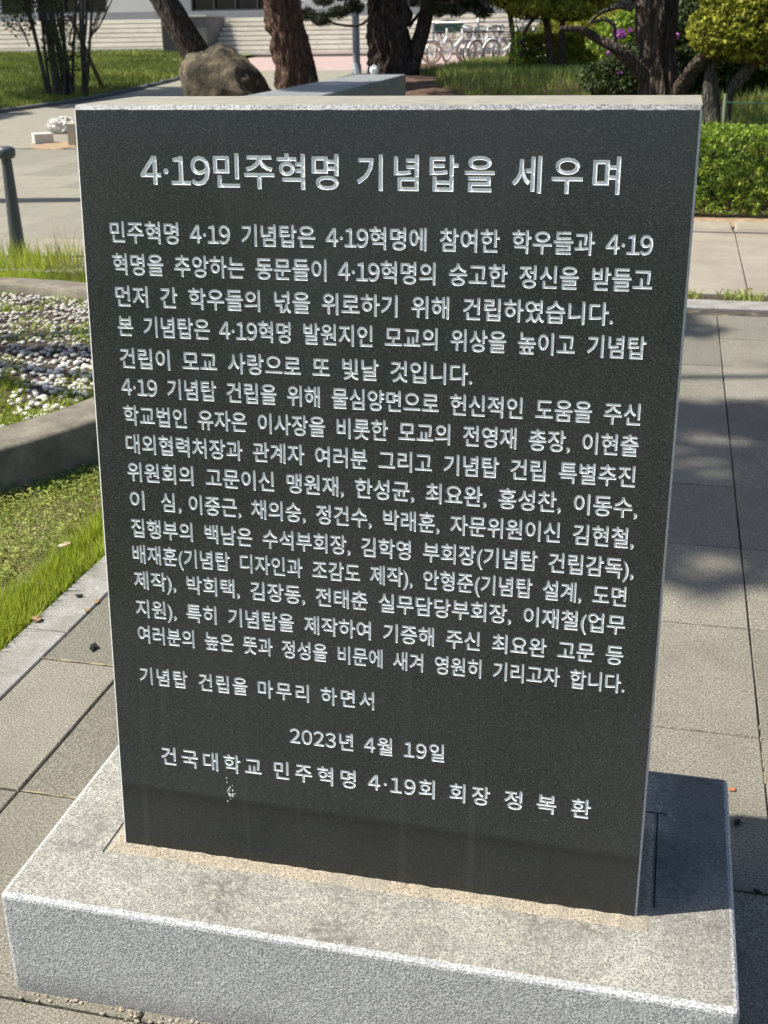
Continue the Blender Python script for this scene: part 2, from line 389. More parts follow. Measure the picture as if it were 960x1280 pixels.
g = MB(); g.add([(-400, -400, -.30), (400, -400, -.30), (400, 700, -.30), (-400, 700, -.30)], [(0, 1, 2, 3)]); g.build('ground', MAT['ground'], kind='structure')

def sheet(name, x0, x1, y0, y1, nx, ny, zf, mat, mats=None):
    xs = np.linspace(x0, x1, nx+1); ys = np.linspace(y0, y1, ny+1); m = MB()
    X, Y = np.meshgrid(xs, ys); Z = zf(X, Y)
    vs = np.stack([X, Y, Z], -1).reshape(-1, 3)
    fs = [(j*(nx+1)+i, j*(nx+1)+i+1, (j+1)*(nx+1)+i+1, (j+1)*(nx+1)+i) for j in range(ny) for i in range(nx)]
    m.add(vs.tolist(), fs, True); return m.build(name, mat, kind='structure')
bed = sheet('paving_bed', -.655, 3.3, -3.0, 5.29, 1, 1, lambda X, Y: X*0-.012, MAT['joint'])
sheet('lawn', -9.0, -.782, -3.0, 5.95, 60, 60, lambda X, Y: -.025+.012*np.sin(X*5)*np.cos(Y*4), MAT['turf'])
bed2 = sheet('plaza_bed', -12.3, -1.7, 5.95, 13.9, 1, 1, lambda X, Y: X*0-.012, MAT['joint'])
sheet('plaza', -12.3, -6.4, 13.9, 33, 1, 40, lambda X, Y: far_tilt(X, Y)-.004, MAT['paving_far'])
sheet('mound', -6.45, 14, 8.98, 34.5, 90, 90, lambda X, Y: mound(X, Y)+.03*np.sin(X*3.1)*np.sin(Y*2.3)*np.clip((Y-10)/3, 0, 1)*np.clip((X+6.4)/1, 0, 1)-.01, MAT['red_soil'])
sheet('far_lawn', -70, -12.42, 15, 34, 20, 10, lambda X, Y: .01+lawn_z(X, Y), MAT['turf'])
sheet('upper_lawn', -70, -15.0, 34, 62, 30, 30, lambda X, Y: .01+lawn_z(X, Y), MAT['turf'])
sheet('side_lawn', -60, -12.42, -30, 15, 20, 6, lambda X, Y: lawn_z(X, Y), MAT['turf'])
sheet('far_plaza', -15.0, 30, 33, 62, 30, 30, lambda X, Y: far_tilt(X, Y)-.002+.0*X, MAT['pink'])
sheet('near_plaza', -.655, 3.3, -12, -3.0, 1, 1, lambda X, Y: X*0-.004, MAT['paving'])
sheet('weed_strip', -1.69, 14, 5.52, 5.69, 1, 1, lambda X, Y: X*0-.02, MAT['soil'])

# slabs -----------------------------------------------------------
def slab_mesh(name, w, d, mat, t=.012, bev=.0025, seed=0):
    rr = random.Random(seed); m = MB()
    b = bev; n = 3; vs = []; 
    out = [(-w/2, -d/2), (w/2, -d/2), (w/2, d/2), (-w/2, d/2)]
    ring = []
    for i in range(4):
        a, c = out[i], out[(i+1) % 4]
        for k in range(n):
            t_ = k/n; j = 0 if k == 0 else rr.uniform(-.0012, .0012)
            ring.append((a[0]+(c[0]-a[0])*t_+j, a[1]+(c[1]-a[1])*t_+j))
    N = len(ring)
    for z, s_ in ((-t, 0), (-b, 0), (0, b)):
        for x, y in ring: vs.append((x - math.copysign(s_, x)*(abs(x) > w/2-.004), y - math.copysign(s_, y)*(abs(y) > d/2-.004), z))
    fs = [(r*N+i, r*N+(i+1) % N, (r+1)*N+(i+1) % N, (r+1)*N+i) for r in range(2) for i in range(N)] + [tuple(2*N+i for i in range(N))]
    m.add(vs, fs); me = bpy.data.meshes.new(name); me.from_pydata(m.v, [], m.f); me.materials.append(mat); me.update(); return me
GX = [-.423, .089, .6005, 1.112, 1.624, 2.136, 2.648, 3.16]
GY = [.3475+.5305*k for k in range(-6, 10)]
gap = .005
cutcol = [slab_mesh('paving_stone', .232-gap, .5305-gap, MAT['paving'], seed=i) for i in range(2)]
full = [slab_mesh('paving_stone', .512-gap, .5305-gap, MAT['paving'], seed=i+5) for i in range(4)]
last = slab_mesh('paving_stone', .512-gap, 5.288-GY[-1]+.0-gap, MAT['paving'], seed=3)
rr = random.Random(3)
def put(name, me, loc, parent, tilt=.0015, rz=0):
    o = link(name, me, parent); o.location = loc; o.rotation_euler = (rr.uniform(-tilt, tilt), rr.uniform(-tilt, tilt), rz); return o
for j in range(len(GY)-1):
    yc = (GY[j]+GY[j+1])/2
    if yc > 5.29: break
    y1 = min(GY[j+1], 5.288)
    for i, x in enumerate([-.655]+GX[:-1]):
        x1 = ([-.655]+GX)[i+1]
        me = cutcol[j % 2] if i == 0 else full[rr.randrange(4)]
        o = put('paving_stone', me, ((x+x1)/2, (GY[j]+y1)/2, rr.uniform(-.0015, .001)), bed)
        if y1 < GY[j+1]: o.scale.y = (y1-GY[j]-gap)/(.5305-gap)
# the left granite edging strip
ed = empty('edging_strip', (-.7185, 1, 0)); ed['kind'] = 'structure'
em = slab_mesh('edging_stone', .124, .995, MAT['kerb'], .05, .003, 2)
for k in range(-4, 6):
    y = .52+1.0*k
    if y < 5.0: put('edging_stone', em, (0, y-1, .001), ed, .0008)
# far kerb on the right, walk slabs
kb = empty('kerb_row', (3, 5.4, 0)); kb['kind'] = 'structure'
km = slab_mesh('kerb_stone', .995, .215, MAT['kerb'], .05, .004, 4)
for k in range(-4, 8): put('kerb_stone', km, (k*1.0+.22, 0, .002), kb, .0008)
ws = empty('concrete_walk', (3, 6.8, 0)); ws['kind'] = 'structure'
wm = slab_mesh('walk_slab', 2.192, 2.238, MAT['concrete'], .05, .004, 5)
for k in range(-2, 6): put('walk_slab', wm, (1.305-3-1.1+2.2*k, 0.01, .0), ws, .0004)
km2 = slab_mesh('kerb_stone', .98, .46, MAT['orange_soil'], .05, .012, 9)
hk = empty('hedge_kerb', (3, 8.2, 0)); hk['kind'] = 'structure'
km3 = slab_mesh('kerb_stone', 1.19, .40, MAT['concrete'], .08, .02, 9)
for k in range(-2, 8): put('kerb_stone', km3, (k*1.2-2.3, -.03, .022), hk, .003)
sheet('hedge_bed', -1.68, 14, 8.17, 9.05, 1, 1, lambda X, Y: X*0+.012, MAT['orange_soil'])
# plaza slabs on the left
pf = [slab_mesh('paving_stone', .4905, .975, MAT['paving_far'], .012, .003, i) for i in range(3)]
for i in range(0, 11):
    for j in range(8):
        x = -6.80+.488*i+.244+.0; y = 5.95+.98*j+.49
        if i > 9 and j > 3: continue
        put('paving_stone', pf[rr.randrange(3)], (x, y, rr.uniform(-.001, .001)), bed2, .001)
pfw = slab_mesh('paving_stone', .97, .975, MAT['paving_far'], .012, .003, 7)
for i in range(5):
    for j in range(8): put('paving_stone', pfw, (-6.80-.488-.98*i, 5.95+.98*j+.49, 0), bed2, .001)
# dark kerb of the far lawn
lk = MB(); lk.box(-12.42, -12.3, -10, 23, -.02, .07, .015)
for k in range(10): lk.box(-12.42, -12.3, 23.0+k, 24.0+k, -.02, .07+float(far_tilt(0, 23.5+k)), .015)
lk.build('lawn_kerb', MAT['pier'], kind='structure')

# ================================================================ THE STELE
LEAN = .0852; HB = .1975; SW = .86; SH = 1.1955; ST = .222
stele = empty('memorial_stele', (0, 0, 0), 'black granite memorial stele with white engraved Korean text on a grey granite plinth', 'memorial')
fu = Vector((1, 0, 0)); fvv = Vector((0, math.sin(LEAN), math.cos(LEAN))); fnn = Vector((0, -math.cos(LEAN), math.sin(LEAN)))
O0 = Vector((0, 0, HB))
def face(u, v, d=0.0): return O0 + fu*u + fvv*v + fnn*d
# plinth with rounded arrises
def rounded_plinth():
    bm = bmesh.new(); bmesh.ops.create_cube(bm, size=1)
    x0, x1, y0, y1 = -.1447, 1.0092, -.1628, .4104
    for v in bm.verts: v.co = Vector(((x0+x1)/2+v.co.x*(x1-x0), (y0+y1)/2+v.co.y*(y1-y0), HB/2-.01+v.co.z*(HB+.02)))
    bmesh.ops.bevel(bm, geom=[e for e in bm.edges if max(a.co.z for a in e.verts) > .1], offset=.009, segments=3, profile=.5, affect='EDGES')
    me = bpy.data.meshes.new('plinth'); bm.to_mesh(me); bm.free(); me.materials.append(MAT['plinth']); return me
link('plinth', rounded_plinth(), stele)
# mortar bed round the foot of the slab: an uneven low fillet
mb = MB(); nx, ny = 150, 44; x0, x1, y0, y1 = -.024, .884, -.030, .275
vs = []
for j in range(ny+1):
    for i in range(nx+1):
        x = x0+(x1-x0)*i/nx; y = y0+(y1-y0)*j/ny
        e = min(x-x0, x1-x, y-y0, y1-y)/.012; e = min(1, max(0, e))
        z = HB + .0006 + e*(.0018+.0022*noise.noise(Vector((x*40, y*40, 1)))+.0012*noise.noise(Vector((x*130, y*130, 4))))
        vs.append((x, y, max(z, HB+.0004) if e > 0 else HB-.002))
mb.add(vs, [(j*(nx+1)+i, j*(nx+1)+i+1, (j+1)*(nx+1)+i+1, (j+1)*(nx+1)+i) for j in range(ny) for i in range(nx)], True)
mb.build('mortar_bed', MAT['mortar'], stele)
jm = MB(); jm.box(x1+.0005, x1+.003, .03, y1+.003, HB-.004, HB+.0006); jm.box(x0-.02, x1+.018, y1+.0005, y1+.0028, HB-.004, HB+.0007); jm.box(x0-.003, x0-.0005, y0, y1, HB-.004, HB+.0006)
jm.build('joint_crack', MAT['char'], stele)
# slab body, chamfered; its front lies a little behind the engraved facing
CH = .0032
def P3(u, v, d): return tuple(face(u, v, d))
body = MB()
fr = [(0, -.02), (SW, -.02), (SW, SH), (0, SH)]
def ring(ins, d, top=0): return [P3(ins, -.02, d), P3(SW-ins, -.02, d), P3(SW-ins, SH-ins-top, d), P3(ins, SH-ins-top, d)]
TT = .2155; CT = .0065
def TP(u, dy, dz=0.0): q = face(u, SH, 0); return (q.x, q.y+dy, q.z+dz)
A = ring(CH, 0); A2 = ring(CH, -.004); B = ring(0, -CH); Cc = ring(0, -ST)
A[2] = P3(SW-CH, SH-CT, 0); A[3] = P3(CH, SH-CT, 0); B[2] = TP(SW, CT, 0); B[3] = TP(0, CT, 0); Cc[2] = TP(SW, TT, -.001); Cc[3] = TP(0, TT, -.001)
B[2] = P3(SW, SH-CT*.6, -CH); B[3] = P3(0, SH-CT*.6, -CH)
def bridge(m, r0, r1, mi, skip=()):
    for k in range(4):
        if k in skip: continue
        q = (k+1) % 4; m.add([r0[k], r0[q], r1[q], r1[k]], [(0, 1, 2, 3)], False, mi)
body.add(A2, [(0, 1, 2, 3)], False, 0); bridge(body, A, A2, 0)
for sk in ((0, 1, 2), (0, 2, 3)): ch = MB(); bridge(ch, B, A, 0, sk); ch.build('chamfer', MAT['chamfer'], stele)
for k, mi in ((0, 1), (1, 1), (3, 1), (2, 1)):
    q = (k+1) % 4
    if k != 2: body.add([Cc[k], Cc[q], B[q], B[k]], [(0, 1, 2, 3)], False, mi)
body.add(list(reversed(Cc)), [(0, 1, 2, 3)], False, 1)
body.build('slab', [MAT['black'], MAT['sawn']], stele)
tp = MB()                                             # top: pale rubbed band in front, dusty strip behind, slightly chipped arris
n = 120; r0 = []; r1 = []; r2 = []; r3 = []
for i in range(n+1):
    u = SW*i/n; c = .0016*max(0, noise.noise(Vector((u*60, 3, 0)))) + .0018*max(0, noise.noise(Vector((u*19, 9, 1)))-.25)
    r0.append(P3(min(max(u, CH), SW-CH), SH-CT-c*.4, 0)); r1.append(TP(u, CT+c, -.0002)); r2.append(TP(u, .035+.012*noise.noise(Vector((u*9, 0, 5))), 0)); r3.append(TP(u, TT, 0))
    for q in (r1, r2, r3): q[-1] = (min(max(q[-1][0], .0004), SW-.0004), q[-1][1], q[-1][2])
tp.add(r0+r1, [(i, i+1, n+1+i+1, n+1+i) for i in range(n)], False, 0)
tp.add(r1+r2, [(i, i+1, n+1+i+1, n+1+i) for i in range(n)], False, 1)
tp.add(r2+r3, [(i, i+1, n+1+i+1, n+1+i) for i in range(n)], False, 1)
tp.build('slab_top', [MAT['chamfer_top'], MAT['dust_top']], stele)

# engraved inscription -------------------------------------------------
def uface(px, py):
    d = Vector(ray(px, py)); c = Vector(CAM); P = c + d*((O0-c).dot(fnn)/d.dot(fnn)); q = P-O0
    return q.x, q.dot(fvv)
bodyL = ["민주혁명 4·19 기념탑은 4·19혁명에 참여한 학우들과 4·19", "혁명을 추앙하는 동문들이 4·19혁명의 숭고한 정신을 받들고",
 "먼저 간 학우들의 넋을 위로하기 위해 건립하였습니다.", "본 기념탑은 4·19혁명 발원지인 모교의 위상을 높이고 기념탑", "건립이 모교 사랑으로 또 빛날 것입니다.",
 "4·19 기념탑 건립을 위해 물심양면으로 헌신적인 도움을 주신", "학교법인 유자은 이사장을 비롯한 모교의 전영재 총장, 이현출",
 "대외협력처장과 관계자 여러분 그리고 기념탑 건립 특별추진", "위원회의 고문이신 맹원재, 한성균, 최요완, 홍성찬, 이동수,",
 None, "집행부의 백남은 수석부회장, 김학영 부회장(기념탑 건립감독),",
 "배재훈(기념탑 디자인과 조감도 제작), 안형준(기념탑 설계, 도면", "제작), 박희택, 김장동, 전태춘 실무담당부회장, 이재철(업무",
 "지원), 특히 기념탑을 제작하여 기증해 주신 최요완 고문 등", "여러분의 높은 뜻과 정성을 비문에 새겨 영원히 기리고자 합니다."]
ends = [(.0451, .8107), (.0457, .813), (.0472, .7653), (.0479, .8111), (.048, .5779), (.0471, .8105), (.0479, .8105), (.049, .8093), (.0486, .8153),
        None, (.049, .8165), (.0489, .8088), (.0485, .8099), (.0485, .8104), (.0493, .8155)]
vc = [1.0225, .977, .931, .8875, .8396, .7964, .7527, .7085, .664, .619, .5735, .5305, .487, .439, .3945]
def seg(px0, px1, py): return uface(px0, py)[0], uface(px1, py)[0]
ROWS = [(1.109, .0505, [("4·19민주혁명", *seg(176, 422.5, 214)), ("기념탑을", *seg(446.7, 617.5, 216)), ("세우며", *seg(641, 774.6, 218))], .0009)]
for i, t in enumerate(bodyL):
    if t: ROWS.append((vc[i], .0330, [(t, *ends[i])], .00058))
    else: ROWS.append((vc[i], .0330, [("이", *seg(162, 180.5, 625)), ("심,", *seg(201.5, 226, 630)), ("이중근, 채의숭, 정건수, 박래훈, 자문위원이신 김현철,", *seg(237, 793.7, 650))], .00058))
ROWS += [(.3215, .0330, [("기념탑", *seg(175, 233.7, 850)), ("건립을", *seg(248.7, 308.7, 857)), ("마무리", *seg(322.6, 385.6, 864)), ("하면서", *seg(401, 467, 872))], .00058),
         (.2452, .0335, [("2023년", *seg(362.4, 441, 923)), ("4월", *seg(455, 490, 932)), ("19일", *seg(505, 555, 938))], .00062),
         (.1797, .0355, [("건국대학교", *seg(202, 326, 950)), ("민주혁명", *seg(342.6, 444, 965)), ("4·19회", *seg(460, 543, 980)), ("회장", *seg(562, 612, 992)),
                         ("정", *seg(630.6, 652, 1000)), ("복", *seg(670.7, 695, 1007)), ("환", *seg(714, 738, 1012))], .00065)]
def text_obj(s, size, track, off, bev):
    off = 0
    c = bpy.data.curves.new('t', 'FONT'); c.body = ''.join(chr(ord(q)+0xFEE0) if q.isdigit() else q for q in s);
    for i, q in enumerate(s):                         # wide numerals, their side bearings kerned away
        k = (-.20 if q.isdigit() else 0) + (-.21 if i+1 < len(s) and s[i+1].isdigit() else 0) + (.03 if i+1 < len(s) and s[i+1] == '·' else 0)
        c.body_format[i].kerning = k/(.0065 if q == '·' else .0105 if q == ' ' else .024)
    c.size = size; c.resolution_u = 3; c.space_character = track; c.space_word = 1.75
    c.offset = off; c.bevel_depth = bev; c.bevel_resolution = 0; c.fill_mode = 'FRONT'
    o = bpy.data.objects.new('t', c); COL.objects.link(o); return o
def ev_mesh(o):
    dg = bpy.context.evaluated_depsgraph_get(); dg.update(); e = o.evaluated_get(dg); return bpy.data.meshes.new_from_object(e, depsgraph=dg)
rows = sorted(ROWS, key=lambda r: -r[0])
bounds = [(rows[i][0]-rows[i][1]*.5 + rows[i+1][0]+rows[i+1][1]*.5)/2 for i in range(len(rows)-1)]
bounds = [rows[0][0]+.045]+bounds+[rows[-1][0]-.035]
facing = MB()
facing.add([P3(CH, bounds[0], 0), P3(SW-CH, bounds[0], 0), P3(SW-CH, SH-CT, 0), P3(CH, SH-CT, 0)], [(0, 1, 2, 3)])
facing.add([P3(CH, -.02, 0), P3(SW-CH, -.02, 0), P3(SW-CH, bounds[-1], 0), P3(CH, bounds[-1], 0)], [(0, 1, 2, 3)])
WARN = []
for ri, (vcen, size, segs, bev) in enumerate(rows):
    vt, vb = bounds[ri], bounds[ri+1]; line = MB()
    xs = [CH]+[(segs[k][2]+segs[k+1][1])/2 for k in range(len(segs)-1)]+[SW-CH]
    base = vcen - .375*size
    for k, (s, ua, ub) in enumerate(segs):
        nat = .82 if len(s) > 1 else .88
        tr = 1.0
        o = text_obj(s, size, 1.0, 0, 0); bpy.context.view_layer.update(); m0 = ev_mesh(o)
        X = [v.co.x for v in m0.vertices]; w0 = max(X)-min(X)
        sx = (ub-ua)/w0
        if len(s) > 1 and len(s) < 8:                # spaced-out words: keep the letter shape, open the tracking
            want = .86; adv = size*.92; tr = 1 + ((ub-ua)/want - w0)/(adv*(len(s)-1)); tr = max(.9, tr)
            o.data.space_character = tr; m0 = ev_mesh(o); X = [v.co.x for v in m0.vertices]; w0 = max(X)-min(X); sx = (ub-ua)/w0
        elif len(s) == 1: sx = min(max(sx, .8), 1.0)
        WARN.append(round(sx, 3))
        xmin = min(X); tx = ua - xmin*sx
        if len(s) == 1: tx = (ua+ub)/2 - (min(X)+max(X))/2*sx
        bev = size*.0160; o.data.bevel_depth = bev; gm = ev_mesh(o); ve = [v.co.copy() for v in gm.vertices]; eps = bev*.02
        rx0, rx1 = (xs[k]-tx)/sx, (xs[k+1]-tx)/sx; ry0, ry1 = vb-base, vt-base
        idx = {}; pts = []; edges = []; walls = []
        def vid(c):
            key = (round(c.x, 6), round(c.y, 6))
            if key not in idx: idx[key] = len(pts); pts.append(Vector((c.x, c.y)))
            return idx[key]
        for p in gm.polygons:
            vi = list(p.vertices); zs = [ve[q].z for q in vi]
            if min(zs) < -eps: continue
            if max(zs) < eps: continue
            walls.append(tuple(vi))
            if min(zs) < eps:
                for q in range(len(vi)):
                    e0, e1 = vi[q], vi[(q+1) % len(vi)]
                    if abs(ve[e0].z) < eps and abs(ve[e1].z) < eps:
                        i0, i1 = vid(ve[e0]), vid(ve[e1])
                        if i0 != i1: edges.append((i0, i1))
        n0 = len(pts); pts += [Vector((rx0, ry0)), Vector((rx1, ry0)), Vector((rx1, ry1)), Vector((rx0, ry1))]
        S_ = 100.0                                    # work in larger units for a stable triangulation
        ov, oe, of, *_r = delaunay_2d_cdt([q*S_ for q in pts], edges+[(n0, n0+1), (n0+1, n0+2), (n0+2, n0+3), (n0+3, n0)], [], 0, 1e-5)
        OV = np.array([(q.x/S_, q.y/S_) for q in ov]); FC = np.array([f for f in of if len(f) == 3]); Cn = OV[FC].mean(1)
        E = np.array([[pts[i].x, pts[i].y, pts[j].x, pts[j].y] for i, j in edges]); wn = np.zeros(len(Cn), int)
        for c0 in range(0, len(Cn), 2000):
            cx, cy = Cn[c0:c0+2000, 0][:, None], Cn[c0:c0+2000, 1][:, None]; ax, ay, bx, by = E.T
            cr = (bx-ax)*(cy-ay)-(by-ay)*(cx-ax)
            wn[c0:c0+2000] = ((ay <= cy) & (by > cy) & (cr > 0)).sum(1) - ((ay > cy) & (by <= cy) & (cr < 0)).sum(1)
        solid = FC[wn == 0]; WARN.append(int((wn != 0).sum()))
        facing.add([P3(tx+x*sx, base+y, 0) for x, y in OV], [tuple(int(q) for q in f) for f in solid])
        gv = [P3(tx+c.x*sx, base+c.y, -.00004 - max(0, c.z)*1.9) for c in ve]
        used_ = sorted({q for f in walls for q in f}); mp = {q: i for i, q in enumerate(used_)}
        line.add([gv[q] for q in used_], [tuple(mp[q] for q in f) for f in walls])
        bpy.data.objects.remove(o)
    line.build('inscription_line', MAT['paint'], stele, 'stuff')
print('TEXT SX', WARN)
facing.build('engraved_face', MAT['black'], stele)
# small chips knocked out of the face under the signature line
cp = MB()
for k in range(26):
    x, y = uface(288+random.gauss(0, 2.5), 990+random.gauss(0, 7)); s = random.uniform(.0006, .0016)*(2.2 if k == 0 else 1)
    pts = [P3(x+s*math.cos(a)*random.uniform(.5, 1), y+s*1.5*math.sin(a), .0002) for a in (0, 1.2, 2.4, 3.6, 5)]
    cp.add(pts, [(0, 1, 2, 3, 4)])
cp.build('chipped_spot', MAT['paint'], stele)

# ================================================================ LAWN, PLANTER
def in_view(P, m=40):                                # keep only what this photograph or a small step aside could see
    d = np.asarray(P) - CAM
    f_ = np.array(fw); r_ = np.array(rt); u_ = np.array(up)
    z = d@f_; x = 480+F_PX*(d@r_)/z; y = 640-F_PX*(d@u_)/z
    return (z > .1) & (x > -m) & (x < 960+m) & (y > -m) & (y < 1280+m)
PC = np.array([-2.9, 2.95]); PR, PI_ = 1.82, 1.60
def lawn_pts(n, x0, x1, y0, y1):
    P = np.stack([RNG.uniform(x0, x1, n), RNG.uniform(y0, y1, n), np.full(n, -.024)], 1)
    d = np.hypot(P[:, 0]-PC[0], P[:, 1]-PC[1]); return P[(d > PR+.005)]
def grow(name, P, h, wid, mat, lean=.35, tint=None):
    U, V = blades(P, h, wid, lean)
    t = RNG.uniform(0, 1, len(P)) if tint is None else tint
    o = link(name, cards_mesh(name, P, U, V, mat, t, 'blade')); o['kind'] = 'stuff'; return o
def patch(P, f, off=0):
    return np.array([noise.noise(Vector((x*f+off, y*f, off))) for x, y, _ in P])
P1 = lawn_pts(72000, -2.9, -.79, -.9, 2.9)
pn = patch(P1, 4); keep = RNG.uniform(0, 1, len(P1)) < np.clip(.75+pn*1.4, .12, 1); Pa = P1[keep]
edge = np.clip((Pa[:, 0]+1.05)/.26, 0, 1)
hh = .028+.034*edge
o = grow('lawn_grass', Pa, hh, .0034, MAT['grass'], .5, np.clip(.45+.35*edge+.5*patch(Pa, 3, 5)+RNG.normal(0, .18, len(Pa)), 0, 1))
tag(o, 'short bright green lawn grass beside the granite edging strip', 'grass', kind='stuff')
Pe = lawn_pts(13000, -.92, -.784, -.9, 2.6)
Pe = Pe[patch(Pe, 9, 3) > -.33]
o = grow('edge_grass', Pe, .062, .0042, MAT['grass'], .32, np.clip(RNG.normal(.68, .2, len(Pe)), 0, 1)); tag(o, 'taller grass blades leaning over the edging strip', 'grass')
Pd = P1[~keep][:9000]; Pd = Pd[patch(Pd, 4) < .1]
o = grow('dry_grass', Pd, .03, .003, MAT['dry'], 1.2); tag(o, 'dry straw patches lying in the lawn', 'dry grass')
def weeds(name, P, size, mat, zmax, label, cat='weeds', parent=None, asp=.5):
    Q = P.copy(); Q[:, 2] += RNG.uniform(.0, zmax, len(Q)); U, V = leaf_cards(Q, size, asp, .0); U = U*[1, 1, .4]; V = V*[1, 1, .4]
    o = link(name, cards_mesh(name, Q, U, V, mat, RNG.uniform(0, 1, len(Q))), parent, 'stuff')
    if label: tag(o, label, cat)
    return o
Pw = lawn_pts(80000, -2.9, -1.0, .2, 2.9); Pw = Pw[patch(Pw, 3.2, 8) > -.22]
weeds('ground_weeds', Pw[:42000], .0075, MAT['weed'], .035, 'low leafy clover weeds growing through the near lawn')
Pf = lawn_pts(60000, -6, -1.2, 4.6, 5.93); Pf = Pf[in_view(Pf, 60)]
o = grow('verge_grass', Pf[:34000], .045, .006, MAT['grass'], .45, np.clip(.6+.6*patch(Pf, 2.2, 2)+RNG.normal(0, .2, len(Pf)), 0, 1)); tag(o, 'long yellow green grass on the verge behind the round planter', 'grass')
Pg = lawn_pts(900, -4.2, -3.1, 5.7, 6.1); o = grow('tall_grass', Pg, .17, .006, MAT['grass'], .3, RNG.uniform(.5, 1, len(Pg))); tag(o, 'tall thin grass around the foot of the charcoal post', 'grass')
Ph = lawn_pts(110, -3.4, -2.2, 5.2, 5.97); o = grow('seed_grass', Ph, .34, .004, MAT['dry'], .25); tag(o, 'thin seeding stalks standing above the verge grass', 'grass')
Pl = lawn_pts(25000, -8, -1.9, -.5, 4.6); o = grow('side_grass', Pl, .05, .006, MAT['grass'], .5); tag(o, 'lawn grass on the far side of the round planter', 'grass')
Px = lawn_pts(1500, -1.15, -.79, .2, 2.6)
o = grow('straw_blades', Px, .045, .0035, MAT['dry'], .8); tag(o, 'scattered dead straw blades among the edging grass', 'dry grass')
# weeds in the right hand strip
Ps = np.stack([RNG.uniform(-.2, 6, 2600), RNG.uniform(5.53, 5.68, 2600), np.full(2600, -.015)], 1); Ps = Ps[patch(Ps, 5, 1) > -.12]
o = grow('strip_weeds', Ps, .055, .009, MAT['weed'], .7); tag(o, 'weeds sprouting in the gap between kerb and concrete walk', 'weeds')
Qf = Ps[:120] + np.array([0, 0, .05]); U, V = leaf_cards(Qf, .012, .8, .3)
MAT['dandelion'] = leafmat('yellow petals', (.6, .45, .03), (.75, .6, .06), .3)
o = link('dandelion_heads', cards_mesh('dandelion_heads', Qf, U, V, MAT['dandelion'], RNG.uniform(0, 1, 120)), None, 'stuff'); tag(o, 'small yellow flower heads in the weed strip by the walk', 'flowers')

planter = empty('round_planter', (PC[0], PC[1], 0), 'low round concrete planter ring filled with white pebbles and weeds', 'planter')
m = MB()
prof = [(PR, -.06), (PR+.002, .135), (PR-.008, .148), (PR-.02, .15), (PI_+.012, .152), (PI_, .146), (PI_-.002, .08)]
m.lathe(prof, 128); m.build('rim', MAT['planter'], planter)
jj = MB()
for k in range(10):
    a = k*math.pi/5+.42; c, s = math.cos(a), math.sin(a); Rm = Matrix.Rotation(a, 4, 'Z')
    jj.box(PI_-.001, PR+.004, -.003, .003, -.02, .1535, mat=Rm)
jm_ = jj.build('rim_joint', MAT['joint'], planter); jm_['kind'] = 'stuff'
def psoil(r): return .10+.035*(1-(r/PI_)**2)
sm_ = MB(); rings = 14; vs = [(0, 0, psoil(0))]
for i in range(1, rings+1):
    r = PI_*i/rings
    for k in range(64): a = 2*math.pi*k/64; vs.append((r*math.cos(a), r*math.sin(a), psoil(r)+.012*noise.noise(Vector((r*math.cos(a)*5, r*math.sin(a)*5, 0)))))
fs = [(0, 1+k, 1+(k+1) % 64) for k in range(64)]+[(1+(i-1)*64+k, 1+i*64+k, 1+i*64+(k+1) % 64, 1+(i-1)*64+(k+1) % 64) for i in range(1, rings) for k in range(64)]
sm_.add(vs, fs, True); sm_.build('planter_soil', MAT['soil'], planter)
def pebble_mesh(seed, sub=2):
    bm = bmesh.new(); bmesh.ops.create_icosphere(bm, subdivisions=sub, radius=1); rs = random.Random(seed)
    sx, sy, sz = rs.uniform(.9, 1.25), rs.uniform(.75, .95), rs.uniform(.5, .72)
    for v in bm.verts:
        n_ = noise.noise(v.co*1.1+Vector((seed*3.1, 0, 0)))*.22; v.co = Vector((v.co.x*sx, v.co.y*sy, v.co.z*sz))*(1+n_)
    for f in bm.faces: f.smooth = True
    me = bpy.data.meshes.new('pebble'); bm.to_mesh(me); bm.free(); me.materials.append(MAT['pebble']); return me
pm = [pebble_mesh(i) for i in range(7)]
cand = []
while len(cand) < 5600:
    a, r = random.uniform(0, 2*math.pi), PI_*math.sqrt(random.random())*.99
    x, y = r*math.cos(a), r*math.sin(a); wx, wy = x+PC[0], y+PC[1]
    if noise.noise(Vector((wx*1.9, wy*1.9, 3))) < -.5: continue
    s = random.uniform(.009, .0175)
    if random.random() < .06: s *= 1.25
    cand.append((x, y, psoil(r)+s*.28+random.uniform(0, .008), s, random.uniform(0, 6.28), random.uniform(-.3, .3)))
W_ = np.array([[c[0]+PC[0], c[1]+PC[1], c[2]] for c in cand]); vis = in_view(W_, 5)
dd = np.where(vis, np.linalg.norm(W_-CAM, axis=1), 99); order = np.argsort(dd)
for i in order[:300]:
    c = cand[i]; o = link('pebble', pm[i % 7], planter); o.location = c[:3]; o.scale = (c[3],)*3; o.rotation_euler = (c[5], c[5]*.7, c[4])
pv = [pebble_mesh(i, 1) for i in range(4)]; m = MB()
pvd = [([Vector(v.co) for v in q.vertices], [tuple(p.vertices) for p in q.polygons]) for q in pv]
for i in order[300:]:
    c = cand[i]; vs, fs = pvd[i % 4]; T = Matrix.Translation(c[:3]) @ Matrix.Rotation(c[4], 4, 'Z') @ Matrix.Scale(c[3], 4); m.add([T @ v for v in vs], fs, True)
m.build('pebbles', MAT['pebble'], planter, 'stuff')
